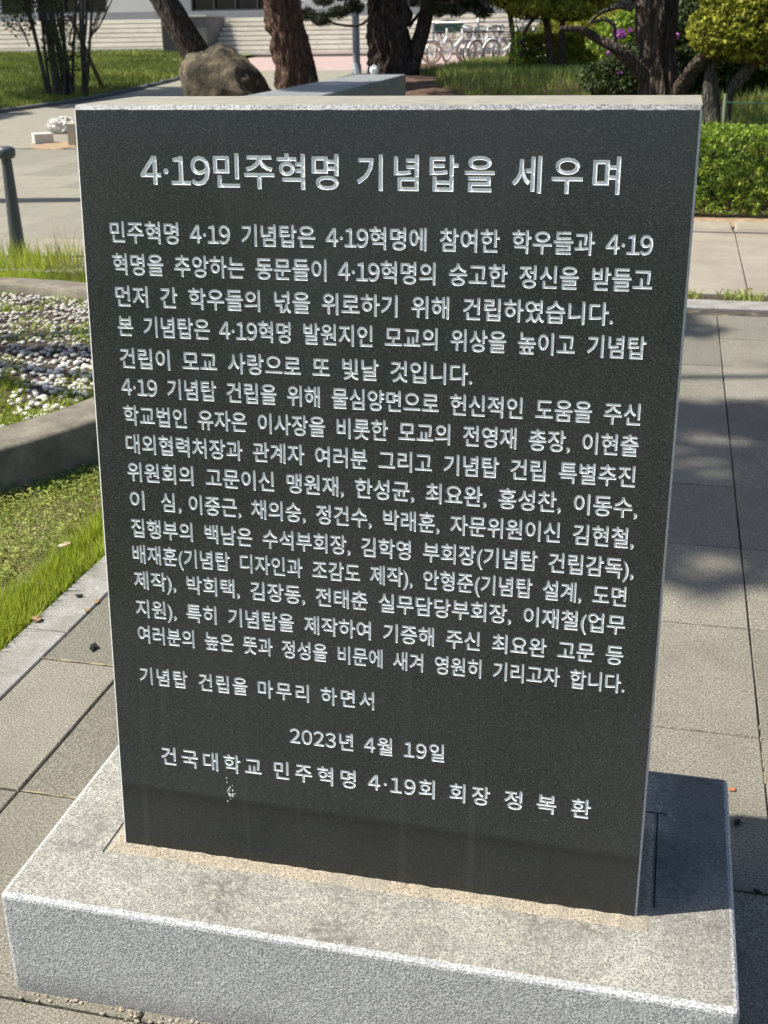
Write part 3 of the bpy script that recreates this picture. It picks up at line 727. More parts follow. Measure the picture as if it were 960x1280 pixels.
# weeds in the planter
def plant_pts(n, thr, off=0, f=1.9):
    a = RNG.uniform(0, 2*math.pi, n); r = PI_*np.sqrt(RNG.uniform(0, 1, n))*.985
    P = np.stack([r*np.cos(a), r*np.sin(a), .10+.035*(1-(r/PI_)**2)], 1)
    q = np.array([noise.noise(Vector(((x+PC[0])*f, (y+PC[1])*f, 3+off))) for x, y, _ in P]); return P[q < thr]
Pq = plant_pts(30000, -.28); U, V = blades(Pq, .036, .006, .7)
link('planter_grass', cards_mesh('planter_grass', Pq, U, V, MAT['grass'], np.clip(RNG.normal(.5, .25, len(Pq)), 0, 1), 'blade'), planter, 'stuff')
Pq = plant_pts(40000, .03, 4, 2.6)[:12000]; Pq[:, 2] += RNG.uniform(0, .03, len(Pq)); U, V = leaf_cards(Pq, .010, .42, .25)
link('planter_weeds', cards_mesh('planter_weeds', Pq, U, V, MAT['weed'], RNG.uniform(0, 1, len(Pq))), planter, 'stuff')
Pq = plant_pts(5000, .5)[:700]; Pq[:, 2] += .014; U, V = leaf_cards(Pq, .011, .45, -.2)
link('leaf_litter', cards_mesh('leaf_litter', Pq, U*[1, 1, .2], V*[1, 1, .3], MAT['brown_leaf'], RNG.uniform(0, 1, len(Pq))), planter, 'stuff')
# a band of low weeds just inside the near rim
a = RNG.uniform(-1.4, .7, 4200); r = PI_-np.abs(RNG.normal(0, .10, 4200)); Pq = np.stack([r*np.cos(a), r*np.sin(a), np.full(4200, .108)], 1)
Pq = Pq[np.array([noise.noise(Vector((x*4, y*4, 2))) for x, y, _ in Pq]) > -.15]
U, V = blades(Pq, .024, .006, .9); link('rim_weeds', cards_mesh('rim_weeds', Pq, U, V, MAT['grass'], np.clip(RNG.normal(.5, .25, len(Pq)), 0, 1), 'blade'), planter, 'stuff')

# ================================================================ SMALL THINGS ON THE GROUND
def chip(name, u, v, size, mat, label, cat, seed, z=.002, flat=.3, aspect=1.6, parent=None, group=None):
    p = on(u, v, z); bm = bmesh.new(); bmesh.ops.create_icosphere(bm, subdivisions=2, radius=1)
    for q in bm.verts:
        n_ = noise.noise(q.co*1.6+Vector((seed*5, 1, 2)))*.7
        q.co = Vector((q.co.x*size*aspect*(1+n_), q.co.y*size*(1+n_), (q.co.z+.8)*size*flat*(1+n_)))
    me = bpy.data.meshes.new(name); bm.to_mesh(me); bm.free(); me.materials.append(mat)
    o = link(name, me); o.location = p; o.rotation_euler.z = seed*1.7; return tag(o, label, cat, group)
chip('bark_chip', 117, 810, .0095, MAT['char'], 'black bark chip lying on the paving left of the stele', 'bark chip', 1, aspect=1.7, flat=.5)
chip('dirt_crumb', 99, 746, .0060, MAT['char'], 'small dark crumb on the granite edging strip', 'dirt crumb', 2, flat=.7)
chip('seed_husk', 121, 752, .0075, MAT['seed'], 'tan seed husk on the edging joint, nearer the stele', 'seed husk', 3)
chip('seed_husk', 109, 763, .0065, MAT['seed'], 'smaller tan seed husk on the edging joint, farther from the stele', 'seed husk', 5)
chip('dead_leaf', 46, 774, .012, MAT['seed'], 'curled brown dead leaf at the grass edge', 'leaf', 7, z=.004)
chip('fallen_leaf', 915.5, 987, .0055, MAT['leaf_red'], 'orange fallen leaf beside the plinth corner on the paving', 'leaf', 4, flat=.25)
chip('fallen_petal', 81, 681, .012, MAT['pink_petal'], 'pale pink petal lying in the near lawn', 'petal', 6, z=.02, flat=.2)
chip('dirt_crumb', 921, 1029, .0065, MAT['char'], 'dark crumb lying in the shade right of the plinth', 'dirt crumb', 8, flat=.5)
chip('dirt_crumb', 946, 1115, .0045, MAT['char'], 'tiny black crumb on the shaded joint right of the plinth', 'dirt crumb', 9, flat=.5)
m = MB()
for k in range(60):                                  # loosened grit along the foot of the plinth
    x = random.uniform(-.13, .35); y = -.166-abs(random.gauss(0, .008)); s = random.uniform(.0015, .005)
    T = Matrix.Translation((x, y, s*.3)) @ Matrix.Rotation(random.random()*6, 4, 'Z') @ Matrix.Scale(s, 4); vs, fs = pvd[k % 4]; m.add([T @ v for v in vs], fs)
tag(m.build('grit', MAT['mortar'], None, 'stuff'), 'sandy grit along the front foot of the plinth', 'grit')
m = MB(); jr = random.Random(4)
for (xa, ya, xb, yb, w_) in ((-.65, .8785, -.43, .8785, .007), (-.42, .3475, .0, .3475, .005), (-.65, .8785, -.655, .8785, .005), (1.112, .70, 1.112, .93, .0025)):
    n = 24; L = []; Rr = []
    for i in range(n+1):
        t = i/n; x = xa+(xb-xa)*t; y = ya+(yb-ya)*t; ww = w_*jr.uniform(.0, .8)
        dx, dy = (0, ww) if abs(xb-xa) > abs(yb-ya) else (ww, 0)
        L.append((x-dx, y-dy, .0008)); Rr.append((x+dx, y+dy, .0008))
    m.add(L+Rr, [(i, i+1, n+1+i+1, n+1+i) for i in range(n)])
o = m.build('joint_sand', MAT['sand'], bed, 'stuff')

# ================================================================ POST, BLOCKS, BAG
b = on(24, 322, 0); pt = empty('low_post', b, 'charcoal metal rope post with rounded cap standing in the verge grass', 'post')
hz = .755
m = MB(); m.lathe([(.052, -.02), (.050, .1), (.043, .35), (.036, .60), (.034, hz-.075)], 24); m.build('shaft', MAT['post'], pt)
m = MB(); m.lathe([(.034, hz-.08), (.058, hz-.072), (.066, hz-.05), (.066, hz-.02), (.058, hz-.006), (.035, hz+.004), (0, hz+.006)], 24); m.build('cap', MAT['post'], pt)
m = MB(); m.lathe([(.10, -.015), (.10, .012), (.055, .016)], 24); m.build('foot', MAT['post'], pt)
m = MB(); m.tube([(-.05, 0, hz-.04), (-.18, -.03, hz-.045), (-.5, -.09, hz-.12), (-1.0, -.17, hz-.17)], .028, 10); m.build('rail', MAT['post'], pt)

p = on(55, 177, 0)
o = MB(); o.box(-.13, .13, -.09, .09, 0, .135, .008); k = o.build('concrete_block', MAT['brick_block']); k.location = on(54, 178.5); k.rotation_euler.z = R(38); k.scale = (1.02, 1.35, 1)
tag(k, 'small white concrete block on the plaza beside the plastic bag', 'block')
o = MB(); o.box(-.11, .11, -.11, .11, 0, .30, .01); k = o.build('cream_block', MAT['cream']); k.location = on(97, 181); k.rotation_euler.z = R(20)
tag(k, 'upright cream block partly hidden behind the left edge of the stele', 'block')
bm = bmesh.new(); bmesh.ops.create_icosphere(bm, subdivisions=4, radius=1)
for v in bm.verts:
    n_ = noise.turbulence(v.co*2.3, 4, True)*.42; v.co = Vector((v.co.x*.30, v.co.y*.22, max(-.02, (v.co.z*.14+.10))))*(1.15-n_)
me = bpy.data.meshes.new('plastic_bag'); bm.to_mesh(me); bm.free(); me.materials.append(MAT['plastic']); k = link('plastic_bag', me); k.location = on(82, 166)
tag(k, 'crumpled clear plastic bag lying behind the white concrete block', 'plastic bag')
def flat_patch(name, c, rx, ry, mat, seed, z, parent=None):
    m = MB(); n = 36; vs = [(0, 0, z+.006)]
    for k in range(n):
        a = 2*math.pi*k/n; r = 1+.35*noise.noise(Vector((math.cos(a)*1.5, math.sin(a)*1.5, seed))); vs.append((rx*r*math.cos(a), ry*r*math.sin(a), z-.001))
    m.add(vs, [(0, 1+k, 1+(k+1) % n) for k in range(n)], True); o = m.build(name, mat, parent, 'stuff'); o.location = (c[0], c[1], 0); return o
tag(flat_patch('spilled_sand', on(80, 181), .42, .6, MAT['orange_soil'], 3, .004), 'orange sand spilled round the small blocks on the plaza', 'sand')

# ================================================================ LOW WALL BEHIND
zt = .97
A_, B_, C_, D_ = on(507, 93, zt), on(445, 93, zt), on(305, 120, zt), on(400, 120, zt)
dA = (A_-D_).normalized(); dB = (B_-C_).normalized(); D2 = D_-dA*1.2; C2 = C_-dB*1.2
wl = empty('low_stone_wall', ((A_.x+C2.x)/2, (A_.y+C2.y)/2, 0), 'long low blue grey granite wall running away behind the stele', 'wall')
wl_o = Vector(wl.location)
def wallpiece(t0, t1, name='wall_stone'):
    q = [C2.lerp(B_, t0), D2.lerp(A_, t0), D2.lerp(A_, t1), C2.lerp(B_, t1)]
    m = MB(); vs = [Vector((p.x, p.y, z))-Vector((wl_o.x, wl_o.y, 0)) for z in (-.05, zt) for p in q]
    m.add(vs, [(3, 2, 1, 0), (4, 5, 6, 7), (0, 1, 5, 4), (1, 2, 6, 5), (2, 3, 7, 6), (3, 0, 4, 7)]); return m.build(name, MAT['bench_stone'], wl)
for k in range(4): wallpiece(k/4+.0008, (k+1)/4-.0008)
m = MB(); a = D2-wl_o; b2 = A_-wl_o; nrm = Vector((dA.y, -dA.x, 0))
e1 = [Vector((q.x, q.y, 0)) for q in (a, b2)]
m.add([e1[0]+Vector((0, 0, zt+.002))-nrm*.02, e1[1]+Vector((0, 0, zt+.002))-nrm*.02, e1[1]+Vector((0, 0, zt-.012))+nrm*.004, e1[0]+Vector((0, 0, zt-.012))+nrm*.004], [(0, 3, 2, 1)])
m.build('rubbed_arris', MAT['bench_edge'], wl)
chip('paper_scrap', 467, 92, .05, MAT['white'], 'small crumpled white paper at the far end of the low wall', 'paper', 3, flat=1.2, aspect=.8)
o = bpy.data.objects['paper_scrap']; o.location = on(467, 93, zt)

# ================================================================ BOULDER
bm = bmesh.new(); bmesh.ops.create_icosphere(bm, subdivisions=5, radius=1)
for v in bm.verts:
    c = v.co.copy(); x, z = c.x, c.z
    topz = .50 - .30*max(0, x-.0)**1.4 if x > 0 else .50
    s_ = 1+.13*noise.noise(c*1.4+Vector((3, 1, 0)))+.09*abs(noise.noise(c*2.6))-.05*abs(noise.noise(c*5.5+Vector((1, 5, 2))))+.02*noise.noise(c*13)
    c = Vector((c.x, c.y, c.z)); 
    k = (abs(c.x)**2.6+abs(c.y)**2.6+abs(c.z)**2.6)**(-1/2.6); c = c*k
    hgt = 1-.42*max(0, (c.x+.15))**1.1 - .06*max(0, -c.x-.6)
    v.co = Vector((c.x*.74, c.y*.55, (c.z*.5*hgt+ (hgt-1)*.0)+.5*hgt))*s_
for f in bm.faces: f.smooth = True
me = bpy.data.meshes.new('boulder'); bm.to_mesh(me); bm.free(); me.materials.append(MAT['rock'])
bo = link('boulder', me); q = at(283, 100, 18.6); bo.location = (q.x+.07, q.y, -.03); bo.scale = (.94, .9, 1.27); bo.rotation_euler.z = R(16)
tag(bo, 'large weathered brown boulder with a sloping right shoulder at the plaza edge', 'boulder')

# ================================================================ TREES
def gz(x, y): return float(mound(x, y))-.03
def trunk_obj(name, pts, rad, mat, parent, seg=40, rough=.13, seed=0, sub=10, freq=3.0):
    P = [Vector(p) for p in pts]; n = len(P); out = []; rr_ = []
    for i in range(n-1):
        a, b_, c, d = P[max(i-1, 0)], P[i], P[i+1], P[min(i+2, n-1)]
        for k in range(sub):
            t = k/sub; t2, t3 = t*t, t*t*t
            out.append(.5*((2*b_)+(c-a)*t+(2*a-5*b_+4*c-d)*t2+(3*b_-a-3*c+d)*t3)); rr_.append(rad[i]+(rad[i+1]-rad[i])*t)
    out.append(P[-1]); rr_.append(rad[-1])
    m = MB(); m.tube(out, rr_, seg, rough, freq, seed); return m.build(name, mat, parent)
def needle_crown(parent, blobs, dens, mat, size, name='foliage', asp=.16, up=.2, shell=.3, tint=(.5, .25), light_top=0):
    Ps = []; T = []
    for c, r in blobs:
        n = int(dens*(r[0]*r[1]*r[2])**(2/3)*60); P = in_ball(n, c, r, shell)
        nn = np.array([noise.noise(Vector(p)*(1.3/max(.25, r[0]))+Vector((7, 0, 0))) for p in P]); P = P[nn > -.18]; nn = nn[nn > -.18]
        Ps.append(P); T.append(tint[0]+RNG.normal(0, tint[1], len(P)))
    P = np.concatenate(Ps); t = np.clip(np.concatenate(T), 0, 1); U, V = leaf_cards(P, size, asp, up)
    return link(name, cards_mesh(name, P, U, V, mat, t), parent, 'stuff')
def loc_pts(root, pts): return [Vector(p)-Vector(root.location) for p in pts]
def tree(name, u, v, D, label, spec, cat='tree', group=None):
    q = at(u, v, D); base = Vector((q.x, q.y, gz(q.x, q.y)-.02)); return empty(name, base, label, cat, group)
RT = Vector((math.cos(YAW), math.sin(YAW), 0)); DP = Vector((-math.sin(YAW), math.cos(YAW), 0)); Z = Vector((0, 0, 1))
def L(x, d, z): return RT*x + DP*d + Z*z              # local offset: right, away, up
# leaning pine behind the boulder
t1 = tree('pine_tree', 250, 70, 21.5, 'dark trunked pine leaning left behind the boulder', None, group=None)
trunk_obj('trunk', [L(.52, 0, -.2), L(.40, 0, .1), L(.04, 0, .95), L(-.48, 0, 1.9), L(-1.2, .1, 3.2), L(-1.6, .2, 5.0)], [.34, .29, .235, .215, .20, .16], MAT['dark_bark'], t1, seed=1, sub=14)
needle_crown(t1, [(L(-1.6, .2, 5.6), (1.9, 1.9, .9)), (L(-2.6, 1, 6.6), (1.5, 1.5, .7)), (L(-.6, -.3, 6.4), (1.5, 1.5, .7))], 30, MAT['needle'], .11)
# red pine
t2 = tree('pine_tree', 366, 108, 18, 'thick reddish barked pine in the middle of the mound edge', None)
trunk_obj('trunk', [L(.14, 0, -.15), L(.05, 0, .3), L(-.05, 0, 1.0), L(-.22, 0, 1.9), L(-.35, 0, 3.4), L(-.1, 0, 5.2)], [.31, .26, .24, .235, .21, .16], MAT['pine_bark'], t2, seed=2, sub=18, rough=.26, seg=64, freq=5.5)
needle_crown(t2, [(L(-.5, .2, 5.6), (1.6, 1.8, .8)), (L(-2.2, 1, 6.8), (1.2, 1.2, .5)), (L(-1.3, -.6, 6.2), (1.5, 1.5, .7))], 30, MAT['needle'], .11)
t3 = tree('pine_tree', 382, 87, 21.5, 'second pine with dark trunk just right of the reddish one', None)
trunk_obj('trunk', [L(.06, 0, -.2), L(.0, 0, .4), L(-.18, 0, 1.2), L(-.48, 0, 2.2), L(-.9, 0, 4.0)], [.22, .185, .175, .165, .12], MAT['dark_bark'], t3, seed=3, sub=14)
needle_crown(t3, [(L(-1.0, .5, 4.9), (1.4, 1.4, .6))], 30, MAT['needle'], .11)
# big dark pine with a second stem, drooping branches into the frame
t4 = tree('pine_tree', 488, 90, 20, 'broad dark pine with a slanting second stem and low drooping branches', None)
trunk_obj('trunk', [L(.0, 0, -.15), L(.0, 0, .3), L(-.03, 0, 1.0), L(-.02, 0, 2.0), L(.15, 0, 4.0), L(.1, 0, 5.5)], [.37, .33, .30, .285, .24, .18], MAT['dark_bark'], t4, seed=4, sub=18, rough=.28, seg=64, freq=5.0)
trunk_obj('side_stem', [L(.28, -.02, -.05), L(.40, -.02, .35), L(.56, 0, .9), L(.70, 0, 1.6), L(.95, .1, 3.0)], [.13, .125, .115, .105, .08], MAT['dark_bark'], t4, 24, seed=5)
for pts, r in (([(-.1, -.1, 1.5), (-.35, -.3, .85), (-.8, -.4, .80), (-1.2, -.5, .98), (-1.7, -.6, 1.0)], .026), ([(.3, 0, .75), (.5, -.1, .98), (.8, -.2, 1.15), (1.2, -.3, 1.28), (1.7, -.3, 1.45)], .028),
               ([(.35, 0, 1.05), (.55, -.1, 1.25), (.9, -.2, 1.35), (1.1, -.3, 1.55)], .03), ([(.9, -.2, 1.17), (1.15, -.2, 1.1), (1.5, -.25, 1.2), (1.75, -.3, 1.33)], .018)):
    trunk_obj('branch', [L(*p) for p in pts], [r*(1-.16*i) for i in range(len(pts))], MAT['dark_bark'], t4, 8, .08, 1, 5)
def sprays(parent, centres, n, spread, length, mat, name='foliage'):
    P = np.concatenate([in_ball(n, c, spread, .0) for c in centres]); U, V = leaf_cards(P, length, .13, .1)
    return link(name, cards_mesh(name, P, U, V, mat, np.clip(RNG.normal(.5, .25, len(P)), 0, 1)), parent, 'stuff')
cs = [L(x, random.uniform(-.6, 0), z-.40) for x, z in ((-.55, 1.45), (-.8, 1.38), (-1.05, 1.28), (-1.3, 1.36), (-1.0, 1.55), (-.4, 1.65), (.75, 1.38), (1.0, 1.38), (1.25, 1.45), (1.5, 1.6), (1.15, 1.62), (.9, 1.6), (1.45, 1.35), (.6, 1.6), (-1.5, 1.5), (-.7, 1.62), (1.75, 1.5), (1.3, 1.75))]
sprays(t4, cs, 620, (.17, .17, .10), .045, MAT['needle'], 'low_foliage')
needle_crown(t4, [(L(-.4, 0, 3.0), (1.5, 1.4, .5)), (L(-1.9, .5, 5.8), (1.4, 1.3, .6)), (L(-1.2, -.5, 5.0), (1.3, 1.3, .6))], 34, MAT['needle'], .11)
# cloud-pruned juniper in the middle
def pad(parent, c, r, n_top=1.0, mat='juniper', dens=1.0, size=.032):
    """clipped pad: foliage thick on the upper shell, dry brown inside and below"""
    n = int(15000*dens*(r[0]*r[1]*r[2])**(2/3)*2.2); c = np.array(c); r = np.array(r)
    d = unit(n); lump = np.array([noise.noise(Vector(x*3.4)+Vector((c[0], c[1], 0))) for x in d]); lump2 = np.array([noise.noise(Vector(x*9)+Vector((c[0], 3, 0))) for x in d])
    rad = 1+.16*lump+.09*lump2-np.abs(RNG.normal(0, .07, n)); P = c+d*r*rad[:, None]
    up_ = d[:, 2]+.35*lump2 > -.62; kk = up_ & (lump2 > -.42)
    U, V = leaf_cards(P[kk], size, .42, .5); t = np.clip(.48+.9*lump2[kk]+RNG.normal(0, .18, kk.sum()), 0, 1)
    link('foliage', cards_mesh('foliage', P[kk], U, V, MAT[mat], t), parent, 'stuff')
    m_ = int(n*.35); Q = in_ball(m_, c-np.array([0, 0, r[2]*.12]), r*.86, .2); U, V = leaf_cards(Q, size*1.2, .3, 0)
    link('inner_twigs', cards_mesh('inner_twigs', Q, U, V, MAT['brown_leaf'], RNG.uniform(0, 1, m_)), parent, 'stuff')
j1 = tree('pruned_juniper', 690, 95, 20, 'small pruned juniper with a broad yellow green crown in front of the bicycles', None)
for pts, r in (([(-.02, 0, -.2), (-.03, 0, .3), (-.12, 0, .8), (-.3, 0, 1.1)], .07), ([(.16, 0, -.2), (.14, 0, .35), (.14, 0, .8), (.3, 0, 1.2)], .06),
               ([(-.65, 0, -.3), (-.66, 0, .1), (-.62, 0, .5), (-.7, 0, 1.0)], .055), ([(-.5, .1, -.2), (-.52, 0, .3), (-.42, 0, .7), (-.1, 0, 1.05)], .035)):
    trunk_obj('stem', [L(*p) for p in pts], [r*(1-.12*i) for i in range(len(pts))], MAT['juniper_bark'], j1, 14, .15, 2, 6)
jz = at(675, 0, 20).z-j1.location.z
for c, r in ((L(-.70, 0, jz+.14), (.34, .40, .28)), (L(-.15, .1, jz+.12), (.50, .45, .36)), (L(.48, .0, jz+.12), (.40, .42, .30)), (L(-.3, -.2, jz+.42), (.6, .5, .34)), (L(-.42, -.25, jz-.12), (.36, .3, .15)), (L(.20, -.25, jz-.17), (.40, .3, .15)), (L(.74, -.1, jz-.04), (.22, .26, .14))): pad(j1, c, r)
# light green sapling leaves beside it
sp_ = at(645, 70, 19); sz = empty('sapling', (sp_.x, sp_.y, gz(sp_.x, sp_.y)), 'thin light green sapling in front of the pruned juniper stems', 'sapling')
trunk_obj('stem', [(0, 0, 0), (.02, 0, .4), (-.02, 0, .9)], [.015, .012, .006], MAT['grey_bark'], sz, 8, 0, 1, 4)
Q = in_ball(210, (0, 0, .4), (.13, .13, .42), 0); U, V = leaf_cards(Q, .03, .5, .2); link('foliage', cards_mesh('foliage', Q, U, V, MAT['box_leaf'], RNG.uniform(.4, 1, len(Q))), sz, 'stuff')

# old twisted juniper
j2 = tree('old_juniper', 822, 150, 13, 'old juniper with a thick twisted reddish trunk and long side limbs', None)
def Lp(u, v, D, root): return at(u, v, D)-Vector(root.location)
trunk_obj('trunk', [Lp(824, 165, 13, j2), Lp(824, 125, 13, j2), Lp(823, 85, 13, j2), Lp(820, 45, 13, j2), Lp(822, 5, 13, j2), Lp(824, -60, 13, j2), Lp(815, -140, 13, j2)], [.21, .19, .165, .16, .16, .15, .12], MAT['juniper_bark'], j2, 44, .38, 7, 12, 2.0)
trunk_obj('trunk', [Lp(846, 150, 12.9, j2), Lp(842, 120, 12.9, j2), Lp(836, 80, 12.95, j2), Lp(832, 45, 13, j2), Lp(829, 10, 13, j2)], [.10, .095, .08, .07, .05], MAT['juniper_bark'], j2, 24, .3, 8, 12, 2.0)
trunk_obj('limb', [Lp(822, 112, 13, j2), Lp(795, 84, 12.9, j2), Lp(772, 62, 12.8, j2), Lp(748, 50, 12.8, j2), Lp(728, 38, 12.7, j2), Lp(700, 36, 12.6, j2)], [.09, .075, .06, .045, .04, .025], MAT['juniper_bark'], j2, 18, .25, 9, 8)
trunk_obj('limb', [Lp(845, 118, 12.9, j2), Lp(862, 92, 12.7, j2), Lp(882, 68, 12.5, j2), Lp(905, 50, 12.4, j2)], [.085, .075, .06, .045], MAT['juniper_bark'], j2, 18, .25, 10, 8)
for a_ in ([(792, 12), (775, 8), (757, 13), (748, 18), (738, 28)], [(770, 62), (768, 45), (766, 30), (755, 24), (748, 26), (735, 30)], [(800, 8), (780, 4), (765, 8)]):
    trunk_obj('branch', [Lp(u, v, 12.9, j2) for u, v in a_], [.03-.004*i for i in range(len(a_))], MAT['grey_bark'], j2, 8, .15, 3, 5)
hi = j2.location.z
needle_crown(j2, [(Lp(800, -120, 13.2, j2), (1.1, 1.0, .6)), (Lp(860, -190, 13, j2), (1.2, 1.1, .6)), (Lp(740, -60, 13.3, j2), (.7, .7, .30))], 60, MAT['dark_leaf'], .05, asp=.4)
# pruned juniper on the right
j3 = tree('pruned_juniper', 897, 160, 12.6, 'grey stemmed pruned juniper with a round bright crown at the right edge', None)
for pts, r in (([(898, 175), (893, 150), (888, 125), (887, 100), (890, 75)], [.10, .085, .07, .055, .045]), ([(905, 160), (907, 135), (915, 110), (930, 90), (950, 70)], [.08, .06, .05, .045, .04]), ([(892, 140), (895, 118), (892, 95), (889, 74)], [.05, .035, .03, .025]), ([(912, 118), (925, 104), (935, 92), (945, 80)], [.04, .035, .03, .03])):
    trunk_obj('stem', [Lp(u, v, 12.6, j3) for u, v in pts], r[:len(pts)], MAT['grey_bark'], j3, 16, .12, 4, 8)
for u, v, r in ((905, 38, (.34, .32, .26)), (940, 25, (.42, .4, .36)), (985, 30, (.42, .4, .36)), (920, 2, (.32, .32, .24)), (965, -15, (.45, .4, .3)), (905, 58, (.24, .22, .13)), (950, 62, (.34, .3, .15))): pad(j3, Lp(u, v, 12.5, j3), r, size=.021, dens=1.7)

# shrub on the left lawn, many thin stems, with its prop pole
s1p = at(82, 97, 30); s1 = empty('multi_stem_shrub', (s1p.x, s1p.y, float(lawn_z(s1p.x, s1p.y))), 'tall bare multi stemmed shrub on the left lawn', 'shrub')
for k in range(21):
    rs = random.Random(k+40); x0 = rs.uniform(-.45, .45); tx = x0*2.2+rs.uniform(-.35, .35)
    trunk_obj('stem', [L(x0, rs.uniform(-.2, .2), -.05), L(x0+(tx-x0)*.3, 0, .9), L(x0+(tx-x0)*.62+rs.uniform(-.1, .1), 0, 1.9), L(tx, rs.uniform(-.3, .3), 3.4)], [.045, .036, .03, .014], MAT['grey_bark'], s1, 7, .1, k, 4)
for k in range(22):
    rs = random.Random(k+90); x0 = rs.uniform(-.9, .9); z0 = rs.uniform(.9, 2.2)
    trunk_obj('twig', [L(x0, 0, z0), L(x0*1.3+rs.uniform(-.15, .15), 0, z0+.5), L(x0*1.5+rs.uniform(-.4, .4), 0, z0+1.0)], [.02, .014, .008], MAT['grey_bark'], s1, 5, 0, k, 3)
Q = np.concatenate([in_ball(6200, L(-.1, 0, 2.9), (1.6, .9, .9), .0), in_ball(900, L(0, 0, 1.2), (.5, .35, .9), 0), in_ball(700, L(-.9, 0, 1.9), (.5, .4, .6), 0)]); U, V = leaf_cards(Q, .045, .4, .2)
link('foliage', cards_mesh('foliage', Q, U, V, MAT['dark_leaf'], RNG.uniform(.3, 1, len(Q))), s1, 'stuff')
m = MB(); a = at(127, 87, 32); a.z = float(lawn_z(a.x, a.y)); 
m.tube([a-Vector(a), at(88, 20, math.hypot(a.x-CAM[0], a.y-CAM[1])+.2)-a], .055, 8); k = m.build('prop_pole', MAT['wood']); k.location = a; tag(k, 'slanting wooden prop pole leaning into the bare shrub', 'pole')
m = MB(); m.tube([(0, 0, 0), (0, 0, 2.4)], .05, 10); k = m.build('thin_steel_pole', MAT['galv']); k.location = at(107, 74, 44); tag(k, 'thin grey pole standing behind the bare shrub', 'pole')

# lamp post in the middle
q = at(446, 92, 22); lp = empty('lamp_post', (q.x, q.y, gz(q.x, q.y)), 'pale grey steel lamp post standing between the pines', 'lamp post')
m = MB(); m.lathe([(.065, 0), (.062, 1.0), (.05, 4.8)], 16); m.build('pole', MAT['galv'], lp)
m = MB(); m.lathe([(.14, -.1), (.14, .04), (.085, .06), (.08, .22), (.065, .24)], 16); m.build('base_collar', MAT['galv'], lp)
m = MB(); m.lathe([(.072, .95), (.075, 1.0), (.072, 1.05)], 16, c=(0, 0, .3)); m.build('band', MAT['galv'], lp)
m = MB(); m.lathe([(.05, 4.8), (.2, 4.9), (.22, 5.2), (.12, 5.4), (0, 5.42)], 16); m.build('lantern', MAT['wall_white'], lp)

# ================================================================ HEDGES, SHRUBS
def box_hedge(name, x0, x1, y0, y1, h, z0, label, leaf, n, mat='box_leaf', bot='brown_leaf', rz=0, loc=None):
    c = Vector(((x0+x1)/2, (y0+y1)/2, z0)) if loc is None else loc
    hd = empty(name, c, label, 'hedge', rz=rz); w2, d2 = (x1-x0)/2, (y1-y0)/2
    # points on the faces of the clipped box, weighted to top and front
    fc = RNG.choice(4, n, p=[.36, .44, .1, .1]); a = RNG.uniform(-1, 1, n); b_ = RNG.uniform(0, 1, n)
    P = np.zeros((n, 3))
    P[:, 0] = np.where(fc < 2, a*w2, np.where(fc == 2, -w2, w2)); P[:, 1] = np.where(fc == 0, (b_*2-1)*d2, np.where(fc == 1, -d2, a*d2)); P[:, 2] = np.where(fc == 0, h, b_*h)
    nn = np.array([noise.noise(Vector(p)*4.2+Vector((c.x, 0, 0))) for p in P]); n2 = np.array([noise.noise(Vector(p)*14) for p in P])
    cen = np.array([0, 0, h*.5]); dn = P-cen; dn[:, 0] = np.where(fc < 2, 0, dn[:, 0]); dn /= (np.linalg.norm(dn, axis=1, keepdims=True)+1e-6)
    # round the arris a little
    ed_ = np.clip((P[:, 2]-(h-.10))/.10, 0, 1)*np.clip((-P[:, 1]-(d2-.10))/.10, 0, 1)
    P += dn*(.045*nn+.03*n2-np.abs(RNG.normal(0, .025, n)) - .04*ed_)[:, None]
    kp = n2 > -.36; P = P[kp]; U, V = leaf_cards(P, leaf, .55, .25); t = np.clip(.45+.75*n2[kp]+RNG.normal(0, .2, kp.sum()), 0, 1)
    link('foliage', cards_mesh('foliage', P, U, V, MAT[mat], t), hd, 'stuff')
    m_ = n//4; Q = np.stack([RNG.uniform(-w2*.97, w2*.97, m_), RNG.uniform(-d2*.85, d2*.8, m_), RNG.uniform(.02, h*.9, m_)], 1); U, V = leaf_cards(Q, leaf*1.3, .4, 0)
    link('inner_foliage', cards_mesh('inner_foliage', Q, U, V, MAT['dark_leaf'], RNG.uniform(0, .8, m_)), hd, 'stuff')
    st = MB()
    for k in range(int((x1-x0)*5)):
        x = random.uniform(-w2, w2); y = random.uniform(-d2*.7, d2*.7); st.tube([(x, y, -.03), (x+random.uniform(-.05, .05), y, h*.5), (x+random.uniform(-.1, .1), y, h*.85)], .008, 5)
    st.build('stems', MAT['grey_bark'], hd, 'stuff'); return hd
box_hedge('box_hedge', .35, 6.4, 8.62, 9.35, .635, .04, 'low clipped boxwood hedge with bright small leaves along the concrete walk', .0165, 56000)
q = at(742, 80, 21); box_hedge('clipped_hedge', -1.0, 1.6, -.5, .5, .62, 0, 'yellow green flat topped hedge on the mound behind the juniper stems', .03, 16000, mat='juniper', rz=YAW, loc=Vector((q.x, q.y, gz(q.x, q.y)-.03)))

